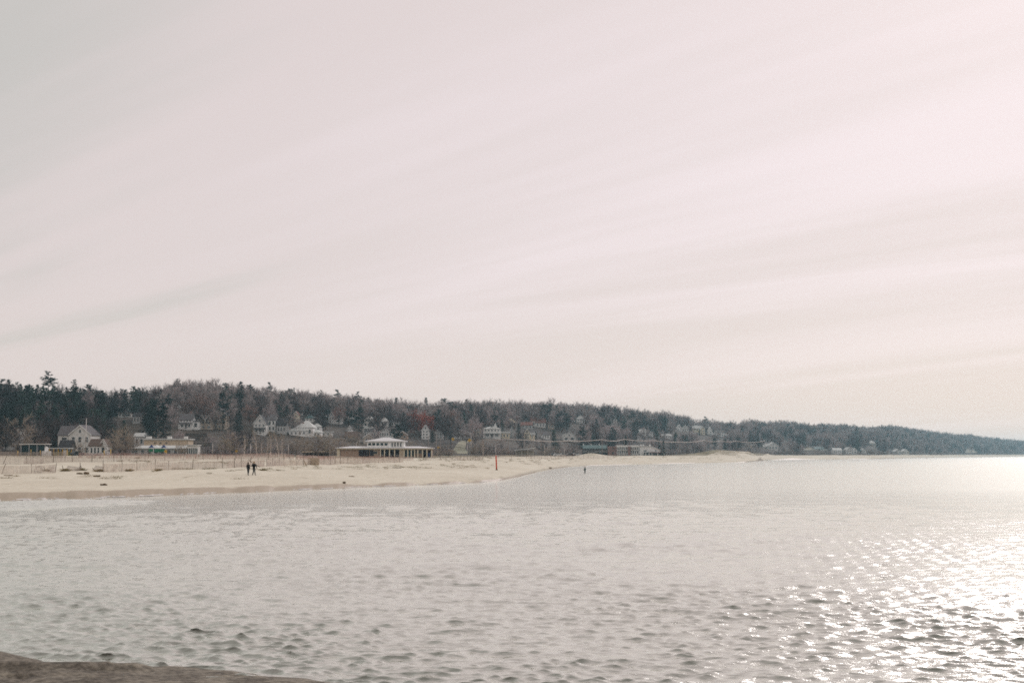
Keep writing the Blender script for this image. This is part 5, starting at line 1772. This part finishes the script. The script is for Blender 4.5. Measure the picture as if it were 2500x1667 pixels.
def join(parts):
    V, T, o = [], [], 0
    for v, t in parts:
        V.append(v)
        T.append(t + o)
        o += len(v)
    return np.concatenate(V), np.concatenate(T)


def norm(a):
    return a / np.maximum(np.linalg.norm(a, axis=1, keepdims=True), 1e-9)


def bare_tree(seed, H=14.0, rx=0.36, rz=0.37, cz=0.62, K=46, ns=7, nt=6, tr=0.022, clear=0.22, leaves=0, tw=0.017):
    """trunk, crown and leaves of a broad tree: limbs run to clusters spread through the crown, each cluster a spray of twigs"""
    g = np.random.default_rng(seed)
    lean = g.normal(0, 0.025, 2) * H
    axis = lambda z: np.stack([lean[0] * z / H, lean[1] * z / H, z], -1)
    n = 6
    tz = np.linspace(0, H * 0.72, n + 1)
    pts = axis(tz) + np.concatenate([np.zeros((1, 3)), g.normal(0, 0.010 * H, (n, 3)) * [1, 1, 0]])
    r0 = H * tw
    rad = r0 * (1 - 0.80 * tz / (H * 0.72))
    trunk = [sticks(pts[:-1], pts[1:], rad[:-1], rad[1:])]
    # cluster centres through an uneven dome
    d = norm(g.normal(0, 1, (K, 3)))
    q = d * (g.uniform(0.25, 1.0, (K, 1)) ** 0.45)
    lump = 1 + 0.16 * np.sin(3 * np.arctan2(d[:, 1], d[:, 0]) + g.uniform(0, 6.28)) + 0.12 * g.normal(0, 1, K)
    C = q * np.array([rx * H, rx * H, rz * H]) * lump[:, None]
    C[:, 2] = np.where(C[:, 2] < 0, C[:, 2] * 0.8, C[:, 2]) + cz * H
    C[:, :2] += lean * (C[:, 2:3] / H)
    C[:, 2] = np.maximum(C[:, 2], clear * H * 0.8)
    hr = np.hypot(C[:, 0], C[:, 1])
    zt = np.clip(C[:, 2] - 0.55 * hr - g.uniform(0.08, 0.2, K) * H, clear * H * g.uniform(0.7, 1.3, K), 0.68 * H)
    P = axis(zt)
    mid = P + (C - P) * 0.5 + np.stack([g.normal(0, 0.02 * H, K), g.normal(0, 0.02 * H, K), -0.05 * hr], 1)
    Rl = 0.010 * H * (1 - 0.45 * zt / H)
    trunk += [sticks(P, mid, Rl * 0.7, Rl * 0.45), sticks(mid, C, Rl * 0.45, Rl * 0.25)]
    ctr = axis(np.full(K, cz * H * 0.85))
    out = norm(C - ctr)
    # sprays
    Bk = np.repeat(C, ns, 0)
    Bm = np.repeat(mid, ns, 0)
    B = Bm + (Bk - Bm) * g.uniform(0.35, 1.0, (K * ns, 1))
    D = norm(np.repeat(out, ns, 0) * 0.8 + g.normal(0, 0.55, (K * ns, 3)) + np.array([0, 0, 0.35]))
    L = H * g.uniform(0.08, 0.15, K * ns)
    E = B + D * L[:, None]
    crown = [sticks(B, E, max(tr * 1.6, 0.0035 * H), tr)]
    T0 = np.repeat(B, nt, 0) + np.repeat(E - B, nt, 0) * g.uniform(0.25, 1.0, (K * ns * nt, 1))
    TD = norm(np.repeat(D, nt, 0) + g.normal(0, 0.55, T0.shape) + np.array([0, 0, 0.18]))
    TL = H * g.uniform(0.045, 0.10, len(T0))
    crown.append(sticks(T0, T0 + TD * TL[:, None], tr, tr, cone=True))
    lv = None
    if leaves:
        i = g.integers(0, len(T0), leaves)
        c = T0[i] + TD[i] * (TL[i] * g.uniform(0.2, 1.0, leaves))[:, None] + g.normal(0, 0.2, (leaves, 3))
        u = norm(g.normal(0, 1, (leaves, 3))) * g.uniform(0.12, 0.26, (leaves, 1))
        w = norm(np.cross(u, g.normal(0, 1, (leaves, 3)))) * 0.14
        V = np.stack([c - u, c + w, c + u, c - w], 1).reshape(-1, 3)
        o = np.arange(leaves)[:, None] * 4
        lv = (V, np.concatenate([o + np.array([[0, 1, 2]]), o + np.array([[0, 2, 3]])]))
    return join(trunk), join(crown), lv


def conifer(seed, H=16.0, w=0.22, nb=110, tufts=4, spikes=4, kind='cone', low=0.12, sr=0.11):
    g = np.random.default_rng(seed)
    lean = g.normal(0, 0.012, 2)
    ax = lambda z: np.stack([lean[0] * z, lean[1] * z, np.asarray(z, float)], -1)
    zz = np.linspace(0, H * 0.985, 7)
    pts = ax(zz)
    r = H * 0.015 * (1 - zz / H) + 0.03
    trunk = sticks(pts[:-1], pts[1:], r[:-1], r[1:])
    f = low + (0.985 - low) * (np.arange(nb) + g.random(nb)) / nb
    az = g.uniform(0, 6.283, nb)
    if kind == 'cone':
        Lb = H * w * (1 - f) ** 0.8 * g.uniform(0.55, 1.15, nb) + 0.3
        el = -0.22 + 0.6 * f + g.normal(0, 0.12, nb)
    else:
        # open, flat topped plates with gaps: boughs gather at a few heights and favour one side
        tier = np.sort(np.concatenate([g.uniform(low, 0.8, 5), g.uniform(0.72, 0.97, 4)]))
        f0 = f
        f = tier[g.integers(0, 9, nb)] + g.normal(0, 0.016, nb)
        bias = g.uniform(0, 6.283, 9)
        az = np.where(g.random(nb) < 0.55, bias[np.clip(np.searchsorted(tier, f), 0, 8)] + g.normal(0, 0.8, nb), az)
        loose = g.random(nb) < 0.5
        f = np.where(loose, f0, f)
        prof = np.interp(f, [low, low + 0.15, 0.6, 0.85, 1.0], [0.55, 1.0, 0.85, 0.6, 0.25])
        Lb = H * w * prof * g.uniform(0.35, 1.2, nb) * np.where(loose, 0.75, 1.0)
        el = g.uniform(-0.05, 0.28, nb) + 0.35 * np.clip(f - 0.7, 0, 1)
    D = np.stack([np.cos(az) * np.cos(el), np.sin(az) * np.cos(el), np.sin(el)], 1)
    A = ax(f * H)
    B = A + D * Lb[:, None]
    B[:, 2] += 0.05 * Lb
    tr = join([trunk, sticks(A, B, 0.05, 0.02)])
    m = nb * tufts
    t = g.uniform(0.22, 1.0, m) ** 0.75
    Cn = np.repeat(A, tufts, 0) + np.repeat(B - A, tufts, 0) * t[:, None]
    Cn = np.repeat(Cn, spikes, 0)
    Dv = norm(np.repeat(D, tufts * spikes, 0) * 0.8 + g.normal(0, 0.62, (m * spikes, 3)) * [1, 1, 0.5] + [0, 0, 0.12])
    ln = g.uniform(0.45, 1.0, m * spikes) * (0.45 + 0.04 * H)
    ln *= 0.55 + 0.45 * np.repeat(np.clip(Lb / (H * w), 0.2, 1), tufts * spikes)
    Q0, Q1 = Cn - Dv * (ln * 0.25)[:, None], Cn + Dv * ln[:, None]
    top = ax(np.full(10, H * 0.93))
    Q0 = np.concatenate([Q0, top])
    Q1 = np.concatenate([Q1, top + np.stack([g.normal(0, 0.16, 10), g.normal(0, 0.16, 10), g.uniform(0.4, 1.1, 10)], 1)])
    return tr, sticks(Q0, Q1, sr, sr, cone=True), None


class Proto:
    def __init__(s, name, gen, H, mats, kind_word):
        s.name, s.H, s.mats, s.word = name, H, mats, kind_word
        s.parts = gen
        s.meshes = []
        for (nm, pr, m) in zip(('trunk', 'crown', 'leaves'), gen, mats):
            if pr is not None:
                s.meshes.append((nm, big_mesh(nm, pr[0], pr[1], [m])))


PROTOS = {}
BARE = [Proto('bare_tree', bare_tree(i, 14, (0.36, 0.42, 0.29, 0.37, 0.40, 0.31)[i], (0.37, 0.35, 0.40, 0.36, 0.36, 0.38)[i], 0.61, 46, 7, 6, 0.022), 14.0, (('bark', 'bark_dark', 'bark', 'bark', 'bark_dark', 'bark')[i], ('twig', 'twig_dark', 'twig', 'twig', 'twig_dark', 'twig')[i], None), ('broad', 'dark spreading', 'narrow', 'rounded', 'dark broad', 'upright')[i]) for i in range(6)]
OLIVE = [Proto('bare_tree', bare_tree(20 + i, 12, (0.38, 0.45, 0.40)[i], 0.40, 0.56, 44, 7, 6, 0.020, 0.14), 12.0, ('bark', 'twig_olive', None), ('olive tinged', 'wide olive', 'bushy olive')[i]) for i in range(3)]
RUSSET = [Proto('russet_oak', bare_tree(40, 13, 0.42, 0.38, 0.60, 46, 7, 5, 0.025, 0.2, leaves=6500), 13.0, ('bark', 'twig_dark', 'russet'), 'russet'), Proto('russet_oak', bare_tree(41, 13, 0.42, 0.37, 0.61, 46, 7, 6, 0.024, 0.22, leaves=2400), 13.0, ('bark', 'twig', 'russet_dull'), 'dull russet')]
BIRCH = [Proto('birch_tree', bare_tree(50 + i, 10, 0.22, 0.42, 0.58, 22, 6, 5, 0.013, 0.3, tw=0.034), 10.0, ('birchbark', 'twig_olive', None), 'pale trunked') for i in range(3)]
SPRUCE = [Proto('spruce_tree', conifer(60 + i, 15, (0.24, 0.19, 0.28)[i], 130, 4, 4), 15.0, ('bark_dark', 'needle' if i != 1 else 'needle_green', None), ('broad', 'slim', 'wide skirted')[i]) for i in range(3)]
PINE = [Proto('pine_tree', conifer(70 + i, 18, (0.25, 0.19, 0.28, 0.17)[i], (100, 90, 110, 80)[i], 5, 5, 'plate', (0.22, 0.26, 0.18, 0.30)[i], 0.15), 18.0, ('bark_dark', ('needle', 'needle_green', 'needle', 'needle_green')[i], None), ('plate branched', 'tall ragged', 'broad ragged', 'slender ragged')[i]) for i in range(4)]
SHRUB = [Proto('bare_shrub', bare_tree(80 + i, 4.0, 0.55, 0.48, 0.46, 26, 6, 5, 0.012, 0.06), 4.0, ('bark', ('twig_dark', 'twig', 'twig_olive')[i], None), ('dark', 'grey brown', 'olive')[i]) for i in range(3)]

SPECS = []      # every tree: (proto, X, Y, z, scale xyz, rz, px, top, base, individual?)
rng = random.Random(77)


def put(proto, px, base, top=None, Y=None, hgt=None, wide=1.0, ind=True, lean=0.0, y0=420):
    if Y is None:
        X, Y, z = hit(px, base, y0)
    else:
        X, z = ground_at(px, Y)
    if hgt is None:
        hgt = max(1.0, z_of(top, Y) - z)
    k = hgt / proto.H
    p = proj(X, Y, z)
    q = proj(X, Y, z + hgt)
    SPECS.append(dict(p=proto, X=X, Y=Y, z=z - 0.15, k=k, w=wide, rz=rng.uniform(0, 6.283), px=p[0], base=p[1], top=q[1], ind=ind, lean=lean))


# --- trees one can point to: (proto, px, base, top, width factor)
for a in (
    (PINE[0], 118, 1010, 906, 1.15), (PINE[2], 545, 1052, 956, 0.85), (PINE[2], 383, 1074, 972, 1.2), (SPRUCE[2], 402, 1076, 982, 1.0), (SPRUCE[0], 362, 1074, 992, 1.2),
    (PINE[1], 325, 1030, 942, 1.1), (SPRUCE[0], 305, 1020, 950, 1.2), (PINE[3], 178, 1005, 926, 1.0), (SPRUCE[1], 20, 1000, 926, 1.2), (PINE[1], 3, 1000, 924, 1.3), (SPRUCE[0], 62, 1005, 940, 1.3), (PINE[3], 41, 1000, 932, 1.2), (PINE[2], 215, 1010, 935, 1.0),
    (SPRUCE[0], 586, 1058, 1000, 1.0), (SPRUCE[2], 578, 1060, 1008, 1.1), (SPRUCE[2], 702, 1042, 990, 1.1), (SPRUCE[0], 715, 1040, 1002, 1.0), (PINE[2], 795, 1050, 1000, 1.3), (SPRUCE[0], 846, 1040, 1004, 0.9), (SPRUCE[0], 858, 1042, 1000, 1.0),
    (PINE[1], 658, 1000, 932, 0.8), (PINE[2], 704, 1000, 946, 1.2), (PINE[3], 716, 1000, 946, 0.8), (PINE[2], 690, 1005, 952, 1.1), (PINE[3], 785, 1010, 952, 0.8), (PINE[1], 824, 1010, 950, 1.1), (PINE[0], 872, 1012, 956, 1.0), (PINE[3], 898, 1015, 970, 0.9), (PINE[2], 611, 1000, 936, 1.2), (SPRUCE[2], 589, 1000, 931, 1.3), (PINE[2], 550, 1000, 932, 1.1), (PINE[3], 432, 990, 924, 0.9), (SPRUCE[0], 513, 992, 933, 1.2),
    (SPRUCE[0], 968, 1020, 970, 1.1), (SPRUCE[1], 921, 1018, 974, 1.0), (SPRUCE[1], 1041, 1015, 970, 0.9), (PINE[2], 1086, 1025, 970, 1.3), (SPRUCE[0], 1138, 1022, 974, 1.1), (SPRUCE[2], 1218, 1030, 985, 1.3), (PINE[2], 1325, 1042, 984, 1.2), (PINE[0], 1364, 1052, 1003, 1.0), (PINE[2], 1384, 1058, 1006, 1.2), (SPRUCE[1], 1501, 1035, 992, 1.0), (SPRUCE[0], 1509, 1044, 1018, 1.0), (PINE[1], 1622, 1060, 1018, 1.1), (PINE[1], 1722, 1050, 1016, 1.2),
    (SPRUCE[0], 1266, 1074, 1032, 1.1), (SPRUCE[1], 1226, 1064, 1022, 0.9), (SPRUCE[0], 1308, 1075, 1052, 1.1), (SPRUCE[2], 955, 1042, 1022, 1.5), (SPRUCE[0], 958, 1068, 1044, 1.0), (SPRUCE[0], 1056, 1084, 1052, 1.0), (SPRUCE[1], 1707, 1064, 1046, 0.9), (SPRUCE[2], 1618, 1114, 1076, 1.0), (SPRUCE[0], 1698, 1106, 1092, 1.1),
    (RUSSET[0], 1018, 1064, 1008, 1.15), (RUSSET[0], 1042, 1064, 1012, 1.05), (RUSSET[1], 488, 1020, 963, 1.2), (RUSSET[1], 508, 1034, 972, 1.1), (RUSSET[1], 612, 1040, 990, 1.2), (RUSSET[1], 455, 1020, 975, 1.0), (RUSSET[1], 1108, 1058, 1003, 1.0), (RUSSET[1], 828, 1040, 990, 1.0), (RUSSET[1], 195, 1000, 946, 1.0),
    (BARE[1], 924, 1072, 990, 1.1), (BARE[1], 1086, 1075, 1008, 1.0), (BARE[4], 1100, 1090, 1012, 1.0), (BARE[1], 990, 1068, 1004, 1.1), (BARE[0], 1500, 1078, 1030, 1.3), (BARE[3], 1478, 1076, 1036, 1.3), (BARE[4], 1438, 1076, 1032, 1.2), (BARE[1], 499, 1050, 985, 0.9), (BARE[2], 526, 1052, 990, 0.9),
    (BARE[3], 1340, 1000, 970, 1.0),
):
    put(a[0], a[1], a[2], a[3], wide=a[4])
# town trees standing on the flat, by distance
for a in (
    (OLIVE[0], 44, 500, 1012, 1.2), (BARE[4], 84, 515, 1020, 1.1), (BARE[1], 12, 480, 1018, 1.1), (BARE[4], 128, 530, 1018, 1.0), (OLIVE[1], 292, 478, 1040, 1.0), (OLIVE[2], 306, 470, 1050, 1.0), (OLIVE[0], 276, 490, 1052, 1.0), (BARE[1], 262, 520, 1032, 1.0), (OLIVE[2], 325, 485, 1062, 1.0),
    (OLIVE[0], 566, 475, 1050, 1.1), (OLIVE[2], 550, 470, 1066, 1.2), (OLIVE[1], 775, 460, 1052, 1.25), (OLIVE[0], 803, 465, 1058, 1.2), (OLIVE[2], 742, 500, 1066, 1.2), (OLIVE[2], 722, 505, 1062, 1.1), (OLIVE[1], 828, 540, 1064, 1.1), (OLIVE[2], 1096, 520, 1091, 1.3), (OLIVE[2], 1072, 500, 1101, 1.2),
    (OLIVE[2], 437, 460, 1078, 0.9), (OLIVE[0], 450, 462, 1081, 0.8), (OLIVE[0], 1002, 560, 1072, 1.3), (OLIVE[2], 192, 480, 1077, 1.1), (BARE[1], 160, 545, 1006, 1.0), (BARE[4], 232, 540, 1010, 1.0), (OLIVE[1], 860, 575, 1058, 1.0), (OLIVE[2], 1232, 600, 1092, 1.2), (OLIVE[0], 1155, 610, 1080, 1.0), (OLIVE[1], 1172, 620, 1078, 1.1),
):
    put(a[0], a[1], None, a[3], Y=a[2], wide=a[4])
for px, Y, top, ln in ((596, 462, 1058, 0.05), (628, 470, 1046, -0.09), (638, 480, 1072, 0.0), (652, 472, 1070, 0.06), (661, 475, 1050, 0.02), (681, 468, 1052, -0.13), (688, 474, 1056, 0.0), (806, 462, 1074, -0.04), (1180, 560, 1074, -0.05), (1067, 560, 1090, 0.03)):
    put(BIRCH[rng.randrange(3)], px, None, top, Y=Y, wide=0.75, lean=ln)
# shrubs along the foot of the slope
for i in range(70):
    px = rng.uniform(480, 1260)
    if 1108 < px < 1142:
        continue
    Y = float(ker(K_T, px)) - rng.uniform(5, 70)
    put(SHRUB[rng.randrange(3)], px, None, Y=Y, hgt=rng.uniform(2.5, 5.5), wide=1.2)
for i in range(40):
    px = rng.uniform(1140, 1640)
    Y = float(ker(K_T, px)) - rng.uniform(5, 60)
    put(SHRUB[rng.randrange(3)], px, None, Y=Y, hgt=rng.uniform(3, 6), wide=1.3)


SHOWN = []
for s_ in SPECS:
    if s_['p'].name in ('russet_oak', 'pine_tree', 'spruce_tree') and s_['Y'] < 1200 and s_['top'] > float(ker(K_SKY, s_['px'])) + 8:
        hw_ = 0.16 * (s_['base'] - s_['top']) * s_['w'] * (1.8 if s_['p'].name == 'russet_oak' else 1.0)
        SHOWN.append((s_['px'] - hw_, s_['px'] + hw_, s_['top'], s_['base'] - 0.25 * (s_['base'] - s_['top']), s_['Y'], ''))


def hides_house(px, top, base, Y, wpx):
    for (a, b_, t, bs, hy, _) in RECTS + SHOWN:
        if Y < hy + 3 and px + wpx * 0.42 > a and px - wpx * 0.42 < b_ and top < bs - 1 and base > t + 2:
            return True
    return False


# --- the wood on the slope
near, far_ = [], []
for px in np.arange(-260, 2760, 1.0):
    T, D = float(ker(K_T, px)), float(ker(K_D, px))
    D = D + 110
    dens = (D - T) * (T + D) / 2 / F / (80.0 if px < 1700 else 170.0)
    n = int(dens) + (rng.random() < dens - int(dens))
    for _ in range(n):
        f = rng.random()
        Y = math.sqrt(T * T + (D * D - T * T) * f) + rng.uniform(0, 6)
        p = px + rng.random()
        X = X_at(p, Y, 15)
        z = H1(X, Y)
        frac = (Y - T) / (D - 110 - T)
        hgt = rng.uniform(10.5, 15.5) * (0.75 if frac < 0.12 else 1.0) if frac < 0.8 else rng.uniform(12.5, 16.0)
        conif = rng.random() < (0.80 if p < 200 else 0.55 if p < 340 else 0.19 if p < 1700 else 0.10)
        if 0 <= p < 260 and frac < 0.5:
            conif = rng.random() < 0.75
        if conif and p > 340 and frac > 0.80:
            conif = False
        if conif:
            pr = rng.choice(SPRUCE + PINE)
            hgt = rng.uniform(11, 17)
        else:
            pr = rng.choice(BARE if p > 360 else [BARE[1], BARE[4], BARE[0]])
        q0, q1 = proj(X, Y, z), proj(X, Y, z + hgt)
        wpx = hgt * (0.3 if conif else 0.75) * F / Y
        if hides_house(q0[0], q1[1], q0[1], Y, wpx) and rng.random() < 0.97:
            continue
        # keep single crowns from standing far over the skyline
        lim = float(ker(K_SKY, q0[0])) - (3 if conif else 4)
        if q1[1] < lim:
            hgt *= max(0.45, (q0[1] - lim) / (q0[1] - q1[1]))
        put(pr, p, None, Y=Y, hgt=hgt, wide=rng.uniform(0.85, 1.15), ind=False)

wood = [s_ for s_ in SPECS if not s_['ind']]
inframe = [s_ for s_ in wood if -10 < s_['px'] < 2510 and s_['px'] < 1750]
# the ones that show largest become things of their own; the deep rows in the wood stay one mass
for nm, lim in (('bare_tree', 190), ('spruce_tree', 90), ('pine_tree', 90)):
    c = sorted((s_ for s_ in inframe if s_['p'].name == nm), key=lambda s_: s_['top'] - s_['base'] - (12 if s_['top'] < float(ker(K_SKY, s_['px'])) + 4 else 0))
    for s_ in c[:lim]:
        s_['ind'] = True

KIND_CAT = {'bare_tree': ('bare tree', 'bare broadleaf trees'), 'russet_oak': ('oak', 'trees holding russet leaves'), 'birch_tree': ('birch', 'birches behind the dune'), 'spruce_tree': ('spruce', 'spruces on and below the hill'), 'pine_tree': ('pine', 'pines on the hill'), 'bare_shrub': ('shrub', 'leafless shrubs at the foot of the slope')}
LANDS = [(0.5 * (a + b_), a, b_, t, bs, hy, ph) for (a, b_, t, bs, hy, ph) in RECTS]
ORD = ['first', 'second', 'third', 'fourth', 'fifth', 'sixth', 'seventh', 'eighth', 'ninth', 'tenth', 'eleventh', 'twelfth']


def short(words):
    while len(words.split()) > 12:
        words = words.split(' ', 1)[1]
    return words


def tree_label(s_):
    nm = s_['p'].name
    noun = {'bare_tree': 'bare tree', 'russet_oak': 'oak', 'birch_tree': 'birch', 'spruce_tree': 'spruce', 'pine_tree': 'pine', 'bare_shrub': 'leafless shrub'}[nm]
    h = s_['base'] - s_['top']
    size = 'tall' if h > 62 else 'short' if h < 36 and nm != 'bare_shrub' else ''
    best = min(LANDS, key=lambda l: abs(l[0] - s_['px']) / 1.0 + 0.35 * abs((l[3] + l[4]) / 2 - (s_['base'] + s_['top']) / 2))
    dx = s_['px'] - best[0]
    half = (best[2] - best[1]) / 2
    if s_['top'] < float(ker(K_SKY, s_['px'])) + 6:
        rel = 'on the skyline over ' + best[6]
    elif abs(dx) <= half + 4:
        rel = ('behind ' if s_['Y'] > best[5] else 'in front of ') + best[6]
    else:
        rel = ('right of ' if dx > 0 else 'left of ') + best[6]
    return short(' '.join(w for w in (size, s_['p'].word, noun, rel) if w))


inds = [s_ for s_ in SPECS if s_['ind']]
bylab = {}
for s_ in inds:
    s_['label'] = tree_label(s_)
    bylab.setdefault(s_['label'], []).append(s_)
for lab, L in bylab.items():
    if len(L) > 1:
        L.sort(key=lambda q: q['px'])
        for i, q in enumerate(L):
            if len(L) == 2:
                q['label'] = ('leftmost ' if i == 0 else 'rightmost ') + lab
            else:
                q['label'] = ('leftmost ' if i == 0 else 'rightmost ' if i == len(L) - 1 else ORD[min(i, 11)] + ' from left ') + lab

firsts = {}
for s_ in inds:
    pr = s_['p']
    if id(pr) not in firsts:
        t = bpy.data.objects.new(pr.name, None)
        COL.objects.link(t)
        t.empty_display_size = 0.5
        for nm, me in pr.meshes:
            o = bpy.data.objects.new(nm, me)
            COL.objects.link(o)
            o.parent = t
        firsts[id(pr)] = t
    else:
        t = copy_tree(firsts[id(pr)])
    t.location = (s_['X'], s_['Y'], s_['z'])
    t.rotation_euler = (0, s_['lean'], s_['rz'] if not s_['lean'] else 0)
    t.scale = (s_['k'] * s_['w'], s_['k'] * s_['w'], s_['k'])
    cat, grp = KIND_CAT[pr.name]
    tag(t, s_['label'], cat, grp)

# --- the rest of the wood: one mass of scattered copies that nobody could count
def scatter(name, items, protos, label):
    """one object that sets copies of the joined prototype meshes on points: items are (proto number, x, y, z, rz, sx, sz)"""
    src = bpy.data.collections.new(name + '_sources')
    for i, pr in enumerate(protos):
        V, T, MI, ms, o0 = [], [], [], [], 0
        for (nm, me), part_ in zip(pr.meshes, [p_ for p_ in pr.parts if p_ is not None]):
            V.append(part_[0])
            T.append(part_[1] + o0)
            MI.append(np.full(len(part_[1]), len(ms)))
            ms.append(me.materials[0])
            o0 += len(part_[0])
        me = big_mesh('%s_source' % pr.name, np.concatenate(V), np.concatenate(T), ms, np.concatenate(MI))
        src.objects.link(bpy.data.objects.new('source_%02d' % i, me))
    A = np.array(items, float)
    me = bpy.data.meshes.new(name)
    me.vertices.add(len(A))
    me.vertices.foreach_set('co', A[:, 1:4].astype(np.float32).ravel())
    at = me.attributes.new('pick', 'INT', 'POINT')
    at.data.foreach_set('value', A[:, 0].astype(np.int32))
    at = me.attributes.new('turn', 'FLOAT_VECTOR', 'POINT')
    at.data.foreach_set('vector', np.stack([0 * A[:, 4], 0 * A[:, 4], A[:, 4]], 1).astype(np.float32).ravel())
    at = me.attributes.new('size', 'FLOAT_VECTOR', 'POINT')
    at.data.foreach_set('vector', np.stack([A[:, 5], A[:, 5], A[:, 6]], 1).astype(np.float32).ravel())
    o = tag(obj(name, me), label, kind='stuff')
    ng = bpy.data.node_groups.new(name + '_nodes', 'GeometryNodeTree')
    ng.interface.new_socket('Geometry', in_out='INPUT', socket_type='NodeSocketGeometry')
    ng.interface.new_socket('Geometry', in_out='OUTPUT', socket_type='NodeSocketGeometry')
    gi, go = ng.nodes.new('NodeGroupInput'), ng.nodes.new('NodeGroupOutput')
    ci = ng.nodes.new('GeometryNodeCollectionInfo')
    ci.inputs['Collection'].default_value = src
    ci.inputs['Separate Children'].default_value = True
    ci.inputs['Reset Children'].default_value = True
    ip = ng.nodes.new('GeometryNodeInstanceOnPoints')
    ip.inputs['Pick Instance'].default_value = True

    def attr(nm, typ):
        q = ng.nodes.new('GeometryNodeInputNamedAttribute')
        q.data_type = typ
        q.inputs['Name'].default_value = nm
        return q.outputs['Attribute']

    L = ng.links.new
    L(gi.outputs[0], ip.inputs['Points'])
    L(ci.outputs[0], ip.inputs['Instance'])
    L(attr('pick', 'INT'), ip.inputs['Instance Index'])
    L(attr('turn', 'FLOAT_VECTOR'), ip.inputs['Rotation'])
    L(attr('size', 'FLOAT_VECTOR'), ip.inputs['Scale'])
    L(ip.outputs[0], go.inputs[0])
    md = o.modifiers.new('scatter', 'NODES')
    md.node_group = ng
    return o


ALLP = BARE + OLIVE + RUSSET + BIRCH + SPRUCE + PINE + SHRUB
pnum = {id(p_): i for i, p_ in enumerate(ALLP)}
items = [(pnum[id(s_['p'])], s_['X'], s_['Y'], s_['z'], s_['rz'], s_['k'] * s_['w'], s_['k']) for s_ in SPECS if not s_['ind']]
scatter('far_wood', items, ALLP, 'deep bare wood covering the long hill')
print('individual trees', len(inds), 'mass trees', len(items))

# --- brush filling the foot of the slope
items = []
for i in range(1100):
    px = rng.uniform(-60, 2500)
    if 1106 < px < 1142:
        continue
    T = float(ker(K_T, px))
    Y = T + (rng.uniform(-55, 60) if px < 1650 else rng.uniform(-40, 60))
    X = X_at(px, Y)
    z = H1(X, Y)
    hgt = rng.uniform(1.8, 4.2) * (1.3 if px > 1600 else 1.0)
    q0, q1 = proj(X, Y, z), proj(X, Y, z + hgt)
    if hides_house(q0[0], q1[1], q0[1], Y, hgt * F / Y):
        hgt *= 0.4
    k = hgt / 4
    items.append((rng.choice((0, 1, 1, 2)), X, Y, z - 0.1, rng.uniform(0, 6.283), k * 1.2, k))
scatter('underbrush', items, SHRUB, 'tangled bare brush along the foot of the hill')

# ------------------------------------------------------------------ haze
hm = bpy.data.materials.new('haze_air')
hm.use_nodes = True
ht_ = hm.node_tree
ht_.nodes.clear()
ho = N(ht_, 'ShaderNodeOutputMaterial')
hv = N(ht_, 'ShaderNodeVolumePrincipled')
hv.inputs['Color'].default_value = (0.52, 0.85, 0.96, 1)
hv.inputs['Density'].default_value = 0.00013
hv.inputs['Anisotropy'].default_value = 0.6
ht_.links.new(hv.outputs[0], ho.inputs['Volume'])
HAZE_TOP = max([q['z'] + q['k'] * q['p'].H for q in SPECS] + [float(TV[:, :, 2].max())]) + 3.0
print('haze top', HAZE_TOP)
hb = MB().box(0, 4650, (HAZE_TOP - 6.0) / 2, 15000, 9500, HAZE_TOP + 6.0)
o = hb.build('haze', hm)
tag(o, 'thin blue grey haze over the lake and shore', kind='stuff')
